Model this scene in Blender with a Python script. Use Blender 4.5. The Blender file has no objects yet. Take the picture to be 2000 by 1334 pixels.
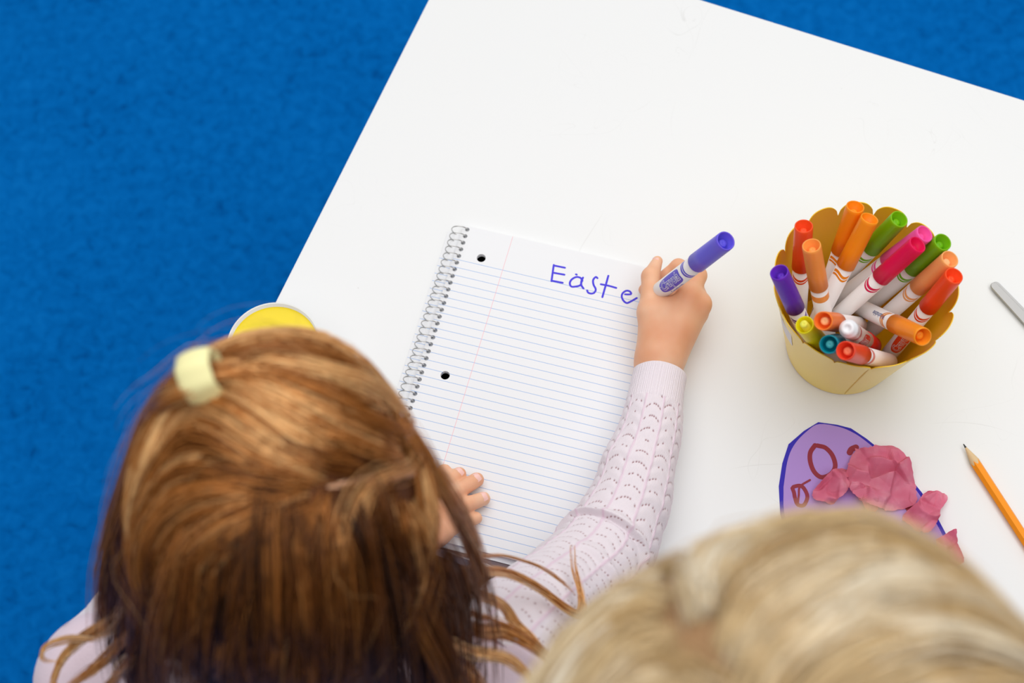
import bpy, bmesh, math, random
import numpy as np
from mathutils import Vector, Matrix

rng = np.random.default_rng(7)
random.seed(7)
scene = bpy.context.scene
COL = scene.collection

# ------------------------------------------------------------------ camera
ZT = 0.55                                   # table-top height (m)
CAMP = np.array([0.0, -0.519074, ZT + 0.006 + 1.170809])
CR = np.array([0.998282, -0.053562, -0.023747])
CD = np.array([-0.05859, -0.912613, -0.404604])
CF = np.array([0.0, 0.4053, -0.914184])
FPX = 3100.0
cam = bpy.data.cameras.new('camera')
camo = bpy.data.objects.new('camera', cam)
COL.objects.link(camo)
camo.matrix_world = Matrix(((CR[0], -CD[0], -CF[0], CAMP[0]), (CR[1], -CD[1], -CF[1], CAMP[1]),
                            (CR[2], -CD[2], -CF[2], CAMP[2]), (0, 0, 0, 1)))
cam.sensor_width = 36.0
cam.lens = FPX / 2000 * 36.0
cam.clip_start = 0.02
cam.dof.use_dof = True
cam.dof.focus_distance = 1.23
cam.dof.aperture_fstop = 5.4
scene.camera = camo

# ------------------------------------------------------------------ world, lights, exposure
w = bpy.data.worlds.new('world'); scene.world = w; w.use_nodes = True
w.node_tree.nodes['Background'].inputs[0].default_value = (1.0, 1.0, 1.0, 1)
w.node_tree.nodes['Background'].inputs[1].default_value = 0.42
def area(name, loc, target, sx, sy, power, color):
    l = bpy.data.lights.new(name, 'AREA'); l.shape = 'RECTANGLE'; l.size = sx; l.size_y = sy
    l.energy = power; l.color = color
    o = bpy.data.objects.new(name, l); COL.objects.link(o); o.location = loc
    o.rotation_euler = (Vector(target) - Vector(loc)).to_track_quat('-Z', 'Y').to_euler()
    return o
area('window_light', (0.3, 5.0, 3.3), (0, 0, ZT), 5.0, 3.0, 110, (1.0, 1.0, 1.0))
area('ceiling_light', (0.3, 0.10, 2.75), (0.3, 0.10, 0), 3.1, 3.1, 73, (1.0, 0.99, 0.97))
vs = scene.view_settings
vs.view_transform = 'Standard'; vs.look = 'None'; vs.gamma = 1.0; vs.use_curve_mapping = False
vs.exposure = -0.47

# ------------------------------------------------------------------ helpers
def P(px, py, z):
    """point at height z (m above the table top) that a sight line of the photograph meets"""
    d = CR * ((px - 1000) / FPX) + CD * ((py - 667) / FPX) + CF
    t = (ZT + z - CAMP[2]) / d[2]
    return CAMP + d * t
def ray(px, py):
    d = CR * ((px - 1000) / FPX) + CD * ((py - 667) / FPX) + CF
    return d / np.linalg.norm(d)
def srgb(r, g, b):
    f = lambda c: (c / 255 / 12.92) if c / 255 <= 0.04045 else ((c / 255 + 0.055) / 1.055) ** 2.4
    return (f(r), f(g), f(b), 1.0)
def mat(name, col, rough=0.5, spec=0.5, sss=0.0, metal=0.0, coat=0.0, alpha=1.0, trans=0.0, sheen=0.0):
    m = bpy.data.materials.new(name); m.use_nodes = True
    b = m.node_tree.nodes['Principled BSDF']
    b.inputs['Base Color'].default_value = col
    b.inputs['Roughness'].default_value = rough
    b.inputs['Specular IOR Level'].default_value = spec
    b.inputs['Metallic'].default_value = metal
    b.inputs['Coat Weight'].default_value = coat
    b.inputs['Coat Roughness'].default_value = 0.15
    b.inputs['Transmission Weight'].default_value = trans
    b.inputs['Sheen Weight'].default_value = sheen
    if sss:
        b.inputs['Subsurface Weight'].default_value = sss
        b.inputs['Subsurface Radius'].default_value = (0.006, 0.0025, 0.0012)
        b.inputs['Subsurface Scale'].default_value = 1.0
    return m
def N(m, t, **kw):
    n = m.node_tree.nodes.new(t)
    for k, v in kw.items(): setattr(n, k, v)
    return n
def L(m, a, b): m.node_tree.links.new(a, b)
def bsdf(m): return m.node_tree.nodes['Principled BSDF']
def mathn(m, op, a, b=None, c=None):
    n = N(m, 'ShaderNodeMath', operation=op)
    for i, v in enumerate((a, b, c)):
        if v is None: continue
        if isinstance(v, (int, float)): n.inputs[i].default_value = v
        else: L(m, v, n.inputs[i])
    return n.outputs[0]
def ramp(m, fac, stops):
    r = N(m, 'ShaderNodeValToRGB')
    el = r.color_ramp.elements
    el[0].position, el[0].color = stops[0]
    el[1].position, el[1].color = stops[-1]
    for p, c in stops[1:-1]:
        e = el.new(p); e.color = c
    L(m, fac, r.inputs[0]); return r.outputs[0]
def noise_bump(m, scale, strength, dist=0.001, detail=4):
    tc = N(m, 'ShaderNodeTexCoord'); nz = N(m, 'ShaderNodeTexNoise')
    nz.inputs['Scale'].default_value = scale; nz.inputs['Detail'].default_value = detail
    L(m, tc.outputs['Object'], nz.inputs['Vector'])
    bp = N(m, 'ShaderNodeBump'); bp.inputs['Strength'].default_value = strength; bp.inputs['Distance'].default_value = dist
    L(m, nz.outputs[0], bp.inputs['Height']); L(m, bp.outputs[0], bsdf(m).inputs['Normal'])
    return nz

def link(o, parent=None):
    COL.objects.link(o)
    if parent is not None: o.parent = parent
    return o
def setp(o, parent):
    """parent keeping world placement (parents are unrotated empties)"""
    o.parent = parent
    o.matrix_parent_inverse = Matrix.Translation(parent.location).inverted()
def tag(o, label, cat, group=None, kind=None):
    o['label'] = label; o['category'] = cat
    if group: o['group'] = group
    if kind: o['kind'] = kind
    return o
def empty(name, loc):
    o = bpy.data.objects.new(name, None); COL.objects.link(o); o.location = [float(c) for c in loc]
    o.empty_display_size = 0.02
    return o
def mesh_obj(name, verts, faces, m, parent=None, smooth=True):
    me = bpy.data.meshes.new(name)
    me.from_pydata([tuple(map(float, v)) for v in verts], [], [tuple(map(int, f)) for f in faces])
    me.update()
    if smooth: me.polygons.foreach_set('use_smooth', [True] * len(me.polygons))
    if m is not None: me.materials.append(m)
    o = bpy.data.objects.new(name, me); COL.objects.link(o)
    if parent is not None: setp(o, parent)
    return o
def np_mesh(name, V, Q, m, parent=None, smooth=True):
    """fast mesh from arrays; Q is (n,3) or (n,4)"""
    V = np.ascontiguousarray(V, dtype=np.float32); Q = np.ascontiguousarray(Q, dtype=np.int32)
    me = bpy.data.meshes.new(name); k = Q.shape[1]
    me.vertices.add(len(V)); me.vertices.foreach_set('co', V.ravel())
    me.loops.add(Q.size); me.loops.foreach_set('vertex_index', Q.ravel())
    me.polygons.add(len(Q)); me.polygons.foreach_set('loop_start', np.arange(len(Q), dtype=np.int32) * k)
    try: me.polygons.foreach_set('loop_total', np.full(len(Q), k, dtype=np.int32))
    except Exception: pass
    me.update(calc_edges=True)
    me.polygons.foreach_set('use_smooth', np.full(len(Q), smooth))
    if m is not None: me.materials.append(m)
    o = bpy.data.objects.new(name, me); COL.objects.link(o)
    if parent is not None: setp(o, parent)
    return o
def bm_obj(name, bm, m, parent=None, smooth=False):
    me = bpy.data.meshes.new(name); bm.to_mesh(me); bm.free()
    if smooth: me.polygons.foreach_set('use_smooth', [True] * len(me.polygons))
    if m is not None: me.materials.append(m)
    o = bpy.data.objects.new(name, me); COL.objects.link(o)
    if parent is not None: setp(o, parent)
    return o
def evaluated_swap(o):
    """bake the modifiers of o into its mesh"""
    dg = bpy.context.evaluated_depsgraph_get(); dg.update()
    me = bpy.data.meshes.new_from_object(o.evaluated_get(dg))
    o.modifiers.clear(); o.data = me
def frame_from(d, up=(0, 0, 1)):
    d = np.asarray(d, float); d = d / np.linalg.norm(d)
    a = np.cross(up, d)
    if np.linalg.norm(a) < 1e-5: a = np.cross((1, 0, 0), d)
    a /= np.linalg.norm(a); b = np.cross(d, a)
    return a, b, d
def catmull(pts, n):
    pts = np.asarray(pts, float); k = len(pts)
    ext = np.vstack([2 * pts[0] - pts[1], pts, 2 * pts[-1] - pts[-2]])
    t = np.linspace(0, k - 1 - 1e-9, n); i = t.astype(int); f = (t - i)[:, None]
    p0, p1, p2, p3 = ext[i], ext[i + 1], ext[i + 2], ext[i + 3]
    return 0.5 * ((2 * p1) + (-p0 + p2) * f + (2 * p0 - 5 * p1 + 4 * p2 - p3) * f ** 2 + (-p0 + 3 * p1 - 3 * p2 + p3) * f ** 3)
def tube(path, radii, sides=8, cap=True):
    path = np.asarray(path, float); n = len(path)
    radii = np.full(n, radii) if np.isscalar(radii) else np.asarray(radii)
    T = np.gradient(path, axis=0); T /= np.linalg.norm(T, axis=1)[:, None] + 1e-12
    a, b, _ = frame_from(T[0]); V = []; F = []
    for i in range(n):
        a = a - T[i] * np.dot(a, T[i]); a /= np.linalg.norm(a); b = np.cross(T[i], a)
        for s in range(sides):
            th = 2 * math.pi * s / sides
            V.append(path[i] + radii[i] * (math.cos(th) * a + math.sin(th) * b))
    for i in range(n - 1):
        for s in range(sides):
            F.append((i * sides + s, i * sides + (s + 1) % sides, (i + 1) * sides + (s + 1) % sides, (i + 1) * sides + s))
    if cap:
        F.append(tuple(range(sides))[::-1]); F.append(tuple((n - 1) * sides + s for s in range(sides)))
    return V, F
def lathe(profile, o, d, sides=28, cap0=False, cap1=False):
    """profile: list of (s along d, radius)"""
    a, b, d = frame_from(d); o = np.asarray(o, float); V = []; F = []; n = len(profile)
    for s, r in profile:
        for k in range(sides):
            th = 2 * math.pi * k / sides
            V.append(o + d * s + r * (math.cos(th) * a + math.sin(th) * b))
    for i in range(n - 1):
        for k in range(sides):
            F.append((i * sides + k, i * sides + (k + 1) % sides, (i + 1) * sides + (k + 1) % sides, (i + 1) * sides + k))
    if cap0: F.append(tuple(range(sides))[::-1])
    if cap1: F.append(tuple((n - 1) * sides + k for k in range(sides)))
    return V, F
def prism(poly, z0, z1):
    """poly: list of (x, y); a flat plate with thickness"""
    bm = bmesh.new()
    vs_ = [bm.verts.new((x, y, z0)) for x, y in poly]
    f = bm.faces.new(vs_)
    r = bmesh.ops.extrude_face_region(bm, geom=[f])
    for v in r['geom']:
        if isinstance(v, bmesh.types.BMVert): v.co.z = z1
    bmesh.ops.recalc_face_normals(bm, faces=bm.faces)
    return bm

# signed-distance modelling: organic bodies as one continuous surface
def surface_nets(F, org, h):
    s = F < 0
    nx, ny, nz = F.shape
    c = np.zeros((nx - 1, ny - 1, nz - 1), int)
    for dx in (0, 1):
        for dy in (0, 1):
            for dz in (0, 1):
                c += s[dx:nx - 1 + dx, dy:ny - 1 + dy, dz:nz - 1 + dz]
    act = (c > 0) & (c < 8)
    I = np.argwhere(act); idx = -np.ones(act.shape, int); idx[act] = np.arange(len(I))
    S = np.zeros((len(I), 3)); K = np.zeros(len(I))
    corners = [(a, b, d) for a in (0, 1) for b in (0, 1) for d in (0, 1)]
    for p in corners:
        for ax in range(3):
            if p[ax]: continue
            q = list(p); q[ax] = 1
            fa = F[I[:, 0] + p[0], I[:, 1] + p[1], I[:, 2] + p[2]]
            fb = F[I[:, 0] + q[0], I[:, 1] + q[1], I[:, 2] + q[2]]
            m = (fa < 0) != (fb < 0)
            t = np.where(m, fa / np.where(m, fa - fb, 1), 0)
            pt = np.tile(np.array(p, float), (len(I), 1)); pt[:, ax] += t
            S[m] += pt[m]; K[m] += 1
    V = (I + S / K[:, None]) * h + np.asarray(org)
    Q = []
    for ax in range(3):
        u, v = (ax + 1) % 3, (ax + 2) % 3
        sl = [slice(1, -1)] * 3; sl[ax] = slice(0, None)
        a = [slice(1, F.shape[k] - 1) for k in range(3)]; a[ax] = slice(0, F.shape[ax] - 1)
        b = list(a); b[ax] = slice(1, F.shape[ax])
        sa, sb = s[tuple(a)], s[tuple(b)]
        E_ = np.argwhere(sa != sb)
        if not len(E_): continue
        flip = sa[tuple(E_.T)]
        E_ = E_ + 1; E_[:, ax] -= 1
        def cell(du, dv):
            C = E_.copy(); C[:, u] += du; C[:, v] += dv
            return idx[C[:, 0], C[:, 1], C[:, 2]]
        q = np.stack([cell(-1, -1), cell(0, -1), cell(0, 0), cell(-1, 0)], 1)
        q[~flip] = q[~flip][:, ::-1]
        Q.append(q)
    return V, np.vstack(Q)
def sd_cone(X, a, b, r1, r2):
    a = np.asarray(a, float); b = np.asarray(b, float); ab = b - a
    t = np.clip(((X - a) @ ab) / (ab @ ab), 0, 1)
    return np.linalg.norm(X - a - t[..., None] * ab, axis=-1) - (r1 + (r2 - r1) * t)
def sd_ell(X, c, r, Rm=None):
    q = X - np.asarray(c, float)
    if Rm is not None: q = q @ Rm
    r = np.asarray(r, float)
    k0 = np.linalg.norm(q / r, axis=-1); k1 = np.linalg.norm(q / (r * r), axis=-1)
    return k0 * (k0 - 1) / (k1 + 1e-9)
def smin(a, b, k):
    h = np.clip(0.5 + 0.5 * (b - a) / k, 0, 1)
    return b + (a - b) * h - k * h * (1 - h)
def smax(a, b, k): return -smin(-a, -b, k)
def sdf_mesh(prims, h, pad=0.012):
    """prims: list of dicts(kind, ..., k blend, op)"""
    lo = np.full(3, 1e9); hi = -lo
    for p in prims:
        if p.get('op') == 'sub': continue
        for c, r in p['bound']:
            lo = np.minimum(lo, np.asarray(c) - r); hi = np.maximum(hi, np.asarray(c) + r)
    lo -= pad; hi += pad
    n = np.ceil((hi - lo) / h).astype(int) + 1
    g = np.stack(np.meshgrid(*[lo[i] + h * np.arange(n[i]) for i in range(3)], indexing='ij'), -1)
    F = None
    for p in prims:
        d = p['f'](g)
        if F is None: F = d
        elif p.get('op') == 'sub': F = smax(F, -d, p['k'])
        else: F = smin(F, d, p['k'])
    return surface_nets(F, lo, h)
def cone(a, b, r1, r2, k=0.006, op=None):
    return dict(f=lambda X: sd_cone(X, a, b, r1, r2), bound=[(a, r1), (b, r2)], k=k, op=op)
def ell(c, r, k=0.006, op=None, Rm=None):
    return dict(f=lambda X: sd_ell(X, c, r, Rm), bound=[(c, max(r))], k=k, op=op)

# ------------------------------------------------------------------ materials
M = {}
m = M['carpet'] = mat('carpet', srgb(4, 92, 170), 0.95, 0.02)
tc = N(m, 'ShaderNodeTexCoord')
n1 = N(m, 'ShaderNodeTexNoise'); n1.inputs['Scale'].default_value = 75; n1.inputs['Detail'].default_value = 4; n1.inputs['Distortion'].default_value = 0.6
n2 = N(m, 'ShaderNodeTexNoise'); n2.inputs['Scale'].default_value = 7; n2.inputs['Detail'].default_value = 3
L(m, tc.outputs['Object'], n1.inputs['Vector']); L(m, tc.outputs['Object'], n2.inputs['Vector'])
fac = mathn(m, 'ADD', mathn(m, 'MULTIPLY', n1.outputs[0], 0.65), mathn(m, 'MULTIPLY', n2.outputs[0], 0.35))
L(m, ramp(m, fac, [(0.28, srgb(0, 72, 142)), (0.42, srgb(0, 97, 176)), (0.55, srgb(2, 105, 187)), (0.72, srgb(8, 114, 197))]), bsdf(m).inputs['Base Color'])
bp = N(m, 'ShaderNodeBump'); bp.inputs['Strength'].default_value = 0.7; bp.inputs['Distance'].default_value = 0.004
L(m, n1.outputs[0], bp.inputs['Height']); L(m, bp.outputs[0], bsdf(m).inputs['Normal'])

m = M['laminate'] = mat('white_laminate', srgb(236, 237, 238), 0.32, 0.45)
tc = N(m, 'ShaderNodeTexCoord')
def hairline(scale, seed, width, dist):
    mp = N(m, 'ShaderNodeMapping'); mp.inputs['Location'].default_value = (seed, seed * 1.7, 0); L(m, tc.outputs['Object'], mp.inputs[0])
    nz = N(m, 'ShaderNodeTexNoise'); nz.inputs['Scale'].default_value = scale; nz.inputs['Detail'].default_value = 0; nz.inputs['Distortion'].default_value = dist
    L(m, mp.outputs[0], nz.inputs['Vector'])
    d = mathn(m, 'ABSOLUTE', mathn(m, 'SUBTRACT', nz.outputs[0], 0.5))
    return mathn(m, 'SUBTRACT', 1.0, mathn(m, 'MINIMUM', mathn(m, 'DIVIDE', d, width), 1.0))
nm = N(m, 'ShaderNodeTexNoise'); nm.inputs['Scale'].default_value = 14; L(m, tc.outputs['Object'], nm.inputs['Vector'])
msk = mathn(m, 'MAXIMUM', mathn(m, 'MULTIPLY', mathn(m, 'SUBTRACT', nm.outputs[0], 0.52), 5.0), 0.0)
msk = mathn(m, 'MINIMUM', msk, 1.0)
ln = mathn(m, 'MAXIMUM', hairline(9, 0, 0.0016, 1.2), mathn(m, 'MAXIMUM', hairline(16, 4, 0.0022, 2.0), hairline(5, 9, 0.0009, 0.3)))
vor = N(m, 'ShaderNodeTexVoronoi'); vor.inputs['Scale'].default_value = 26; L(m, tc.outputs['Object'], vor.inputs['Vector'])
spk = mathn(m, 'LESS_THAN', vor.outputs['Distance'], 0.016)
ln = mathn(m, 'ADD', mathn(m, 'MULTIPLY', mathn(m, 'MULTIPLY', ln, msk), 0.22), mathn(m, 'MULTIPLY', spk, 0.22))
mx = N(m, 'ShaderNodeMix', data_type='RGBA'); L(m, ln, mx.inputs[0])
mx.inputs[6].default_value = srgb(236, 237, 238); mx.inputs[7].default_value = srgb(150, 145, 140)
L(m, mx.outputs[2], bsdf(m).inputs['Base Color'])

M['steel'] = mat('steel_tube', srgb(150, 152, 156), 0.35, 0.5, metal=0.9)
M['wire'] = mat('coil_wire', srgb(200, 200, 198), 0.28, 0.5, metal=0.95)
M['blade'] = mat('blade_steel', srgb(178, 177, 176), 0.42, 0.5, metal=0.75)
M['paper'] = mat('paper', srgb(239, 240, 243), 0.75, 0.2)
M['cover'] = mat('notebook_cover', srgb(122, 104, 108), 0.6, 0.3)
M['coverdark'] = mat('cover_inside', srgb(38, 32, 36), 0.7, 0.2)
M['ink'] = mat('violet_ink', srgb(70, 58, 222), 0.5, 0.3)
m = M['skin'] = mat('skin', srgb(236, 180, 144), 0.5, 0.35, sss=0.25)
nz = noise_bump(m, 420, 0.10, 0.0006, 3)
n2 = N(m, 'ShaderNodeTexNoise'); n2.inputs['Scale'].default_value = 38
tc = N(m, 'ShaderNodeTexCoord'); L(m, tc.outputs['Object'], n2.inputs['Vector'])
L(m, ramp(m, n2.outputs[0], [(0.3, srgb(230, 164, 126)), (0.55, srgb(236, 180, 144)), (0.75, srgb(240, 194, 162))]), bsdf(m).inputs['Base Color'])
M['nail'] = mat('fingernail', srgb(248, 200, 190), 0.22, 0.5)
m = M['knit'] = mat('pink_knit', srgb(232, 214, 226), 0.9, 0.15, sheen=0.25)
vc = N(m, 'ShaderNodeVertexColor'); vc.layer_name = 'Col'; L(m, vc.outputs[0], bsdf(m).inputs['Base Color'])
uv = N(m, 'ShaderNodeUVMap'); wv = N(m, 'ShaderNodeTexWave'); wv.inputs['Scale'].default_value = 0.32; wv.bands_direction = 'X'
wv2 = N(m, 'ShaderNodeTexWave'); wv2.inputs['Scale'].default_value = 0.28; wv2.bands_direction = 'Y'
L(m, uv.outputs[0], wv.inputs['Vector']); L(m, uv.outputs[0], wv2.inputs['Vector'])
bp = N(m, 'ShaderNodeBump'); bp.inputs['Strength'].default_value = 0.35; bp.inputs['Distance'].default_value = 0.0006
L(m, mathn(m, 'ADD', wv.outputs[1], mathn(m, 'MULTIPLY', wv2.outputs[1], 0.5)), bp.inputs['Height']); L(m, bp.outputs[0], bsdf(m).inputs['Normal'])
m = M['knit_plain'] = mat('pink_knit_plain', srgb(232, 212, 224), 0.9, 0.15, sheen=0.25)
noise_bump(m, 600, 0.4, 0.001)
m = M['trousers'] = mat('brown_trousers', srgb(98, 78, 70), 0.95, 0.1)
nz = noise_bump(m, 160, 0.8, 0.003)
L(m, ramp(m, nz.outputs[0], [(0.35, srgb(72, 54, 50)), (0.65, srgb(128, 106, 92))]), bsdf(m).inputs['Base Color'])
M['boyshirt'] = mat('grey_shirt', srgb(150, 156, 168), 0.9, 0.1)
M['boytrousers'] = mat('navy_trousers', srgb(44, 52, 74), 0.9, 0.1)
M['shoe'] = mat('shoe', srgb(235, 235, 235), 0.6, 0.3)
M['tie'] = mat('cream_tie', srgb(243, 236, 176), 0.55, 0.3)
M['pail_out'] = mat('pail_yellow', srgb(255, 224, 98), 0.38, 0.45, coat=0.25)
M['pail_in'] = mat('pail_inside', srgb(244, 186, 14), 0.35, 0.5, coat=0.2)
M['pail_edge'] = mat('pail_rim', srgb(244, 200, 20), 0.4, 0.5)
M['sticker'] = mat('white_sticker', srgb(236, 236, 240), 0.5, 0.4)
M['barrel'] = mat('marker_barrel', srgb(236, 231, 230), 0.35, 0.45)
M['white_plastic'] = mat('white_plastic', srgb(240, 240, 244), 0.3, 0.5)
M['blueprint'] = mat('blue_print', srgb(52, 74, 140), 0.5, 0.3)
M['cup'] = mat('white_cup', srgb(240, 240, 236), 0.35, 0.5)
m = M['paint'] = mat('yellow_paint', srgb(246, 218, 6), 0.3, 0.5)
noise_bump(m, 45, 0.15, 0.004)
M['egg_blue'] = mat('blue_paper', srgb(60, 50, 178), 0.75, 0.2)
M['egg_purple'] = mat('purple_paper', srgb(176, 142, 212), 0.75, 0.2)
M['brown_paint'] = mat('maroon_paint', srgb(142, 40, 58), 0.5, 0.3)
m = M['tissue'] = mat('pink_tissue', srgb(224, 110, 146), 0.8, 0.15)
M['graphite'] = mat('graphite', srgb(52, 52, 56), 0.4, 0.5)
m = M['wood'] = mat('cedar_wood', srgb(226, 196, 152), 0.7, 0.2)
M['pencil'] = mat('pencil_orange', srgb(255, 152, 0), 0.4, 0.3)
M['pinkeraser'] = mat('eraser', srgb(226, 130, 140), 0.8, 0.2)
def plastic(name, rgb, sss=0.0):
    if name not in M: M[name] = mat(name, srgb(*rgb), 0.36, 0.3, sss=0.35)
    return M[name]
m = M['page'] = mat('ruled_page', srgb(239, 240, 243), 0.75, 0.2)
# ruled print: lines across Y of the notebook, one margin line
tc = N(m, 'ShaderNodeTexCoord'); sp = N(m, 'ShaderNodeSeparateXYZ'); L(m, tc.outputs['Object'], sp.inputs[0])
S_RULE = 7.144e-3
yy = mathn(m, 'DIVIDE', sp.outputs[1], S_RULE)
fr = mathn(m, 'ABSOLUTE', mathn(m, 'SUBTRACT', mathn(m, 'FRACT', mathn(m, 'ADD', yy, 0.5)), 0.5))
isl = mathn(m, 'LESS_THAN', fr, 0.032)
isl = mathn(m, 'MULTIPLY', isl, mathn(m, 'LESS_THAN', yy, 0.3))
isl = mathn(m, 'MULTIPLY', isl, mathn(m, 'GREATER_THAN', yy, -32.5))
isr = mathn(m, 'LESS_THAN', mathn(m, 'ABSOLUTE', sp.outputs[0]), 0.00020)
mx = N(m, 'ShaderNodeMix', data_type='RGBA'); L(m, isl, mx.inputs[0]); mx.inputs[6].default_value = srgb(239, 240, 243); mx.inputs[7].default_value = srgb(160, 188, 232)
mx2 = N(m, 'ShaderNodeMix', data_type='RGBA'); L(m, isr, mx2.inputs[0]); L(m, mx.outputs[2], mx2.inputs[6]); mx2.inputs[7].default_value = srgb(242, 188, 198)
L(m, mx2.outputs[2], bsdf(m).inputs['Base Color'])

def hair_mat(name, stops, rough=0.33, spec=0.5, metal=0.0):
    m = mat(name, stops[1][1], rough, spec, metal=metal)
    g = N(m, 'ShaderNodeAttribute'); g.attribute_name = 'tone'
    L(m, ramp(m, g.outputs['Fac'], stops), bsdf(m).inputs['Base Color'])
    bsdf(m).inputs['Subsurface Weight'].default_value = 0.0
    return m
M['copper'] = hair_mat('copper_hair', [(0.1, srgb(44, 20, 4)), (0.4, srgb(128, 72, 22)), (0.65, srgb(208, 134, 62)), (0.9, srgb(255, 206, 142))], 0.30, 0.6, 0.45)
M['copper_base'] = mat('copper_base', srgb(92, 50, 20), 0.6, 0.2)
M['blond'] = hair_mat('blond_hair', [(0.1, srgb(140, 104, 62)), (0.38, srgb(204, 172, 122)), (0.62, srgb(226, 200, 154)), (0.9, srgb(252, 244, 226))])
M['blond_base'] = mat('blond_base', srgb(158, 122, 86), 0.6, 0.2)

# ------------------------------------------------------------------ setting: floor
o = mesh_obj('floor', [(-3, -3, 0), (3.5, -3, 0), (3.5, 3.5, 0), (-3, 3.5, 0)], [(0, 1, 2, 3)], M['carpet'], smooth=False)
o['kind'] = 'structure'; o['label'] = 'bright blue short pile carpet floor'

# ------------------------------------------------------------------ table
TU = np.array([0.907, -0.4215]); TV = np.array([0.4215, 0.907])
u0, u1, v0, v1 = -0.196, 1.05, -0.179, 0.374
def tuv(u, v): return TU * u + TV * v
tabc = tuv((u0 + u1) / 2, (v0 + v1) / 2)
table = empty('table', (tabc[0], tabc[1], 0))
tag(table, 'white laminate classroom table with lightly scratched top, on blue carpet', 'table')
def rounded(u0, u1, v0, v1, r, n=6):
    pts = []
    for cx, cy, a0 in ((u1 - r, v1 - r, 0), (u0 + r, v1 - r, 90), (u0 + r, v0 + r, 180), (u1 - r, v0 + r, 270)):
        for i in range(n + 1):
            a = math.radians(a0 + 90 * i / n); pts.append((cx + r * math.cos(a), cy + r * math.sin(a)))
    return [tuple(tuv(*p)) for p in pts]
bm = prism(rounded(u0, u1, v0, v1, 0.012), ZT - 0.024, ZT)
bmesh.ops.bevel(bm, geom=[e for e in bm.edges if all(abs(v.co.z - ZT) < 1e-6 for v in e.verts)], offset=0.0015, segments=2, affect='EDGES')
bm_obj('tabletop', bm, M['laminate'], table)
for (u, v) in ((u0 + 0.09, v0 + 0.07), (u0 + 0.09, v1 - 0.07), (u1 - 0.09, v0 + 0.07), (u1 - 0.09, v1 - 0.07)):
    x, y = tuv(u, v)
    V, F = lathe([(0, 0.0), (0, 0.017), (0.012, 0.017), (0.013, 0.0135), (ZT - 0.024, 0.0135), (ZT - 0.024, 0)], (x, y, 0), (0, 0, 1), 20)
    mesh_obj('leg', V, F, M['steel'], table)

# ------------------------------------------------------------------ notebook
NBO = np.array([-0.004287, 0.064689]); NBX = np.array([0.949363, -0.31418]); NBY = np.array([0.31418, 0.949363])
nb_ang = math.atan2(NBX[1], NBX[0])
ZP = 0.006
notebook = empty('spiral_notebook', (NBO[0], NBO[1], ZT)); notebook.rotation_euler = (0, 0, nb_ang)
tag(notebook, 'open wire-bound notebook with blue ruled page and handwritten letters, under the hand', 'notebook')
def nb(o): o.parent = notebook; return o
def nloc(px, py, z=ZP):
    p = P(px, py, z)[:2] - NBO
    return np.array([p @ NBX, p @ NBY])
XL, XR, YT, YB = -0.0425, 0.155, 0.0322, -0.2348
RX, RY0, PITCH = -0.03845, 0.02891, 6.35e-3
NR = 42
def plate(x0, x1, y0, y1, z0, z1):
    bm = bmesh.new(); bmesh.ops.create_cube(bm, size=1)
    for v in bm.verts:
        v.co = ((x0 + x1) / 2 + v.co.x * (x1 - x0), (y0 + y1) / 2 + v.co.y * (y1 - y0), (z0 + z1) / 2 + v.co.z * (z1 - z0))
    return bm
# cutter with all punched holes
cut = bmesh.new()
def cutcyl(x, y, r, n=20):
    r_ = bmesh.ops.create_cone(cut, cap_ends=True, segments=n, radius1=r, radius2=r, depth=0.05)
    bmesh.ops.translate(cut, verts=r_['verts'], vec=(x, y, 0.003))
for i in range(NR): cutcyl(RX, RY0 - PITCH * i, 0.0019, 12)
h1, h2 = nloc(940, 504), nloc(869.5, 733)
h3 = h2 + (h2 - h1) * 1.0
for h in (h1, h2, h3): cutcyl(h[0], h[1], 0.0037, 24)
cutter = bm_obj('cutter', cut, None)
pages = bm_obj('page_stack', plate(XL, XR, YB, YT, 0.0016, ZP), M['page'])
md = pages.modifiers.new('b', 'BOOLEAN'); md.operation = 'DIFFERENCE'; md.object = cutter; md.solver = 'EXACT'
evaluated_swap(pages); nb(pages)
bpy.data.objects.remove(cutter, do_unlink=True)
# lower sheets show a light strip at the bottom; turned-over sheets show left of the coil
lower = nb(bm_obj('lower_sheets', plate(XL + 0.003, XR - 0.001, YB - 0.0035, YT - 0.004, 0.0011, 0.0016), M['paper']))
turned = nb(bm_obj('turned_sheets', plate(-0.0545, 0.142, YB + 0.012, YT - 0.006, 0.0006, 0.0011), M['page']))
# back cover sticks out a little towards the writer
c0, c1 = nloc(950, 1100, 0.0005), nloc(1085, 1160, 0.0005)
cv = [(-0.053, YT - 0.006), (XR - 0.004, YT - 0.006), (XR - 0.004, c1[1] - 0.012), (c1[0], c1[1]), ((c0[0] + c1[0]) / 2, (c0[1] + c1[1]) / 2 - 0.0006), (c0[0], c0[1]), (-0.053, YB - 0.001)]
nb(bm_obj('back_cover', prism(cv, 0.0, 0.0006), M['cover']))
for h in (h1, h2, h3):
    V, F = lathe([(0, 0), (0, 0.0037), (0.0009, 0.0037), (0.0009, 0)], (h[0], h[1], 0.0007), (0, 0, 1), 20)
    nb(mesh_obj('hole_backing', V, F, M['coverdark']))
# wire coil
t = np.linspace(-0.25, NR - 1 + 0.25, NR * 20)
xc, zc, rc = RX - 0.0063, 0.0048, 0.0064
path = np.stack([xc + rc * np.cos(2 * math.pi * t + 0.2), RY0 - PITCH * t, zc + 0.0012 + (rc - 0.0008) * np.sin(2 * math.pi * t + 0.2)], 1)
V, F = tube(path, 0.00045, 6)
nb(mesh_obj('wire_coil', V, F, M['wire']))
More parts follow.
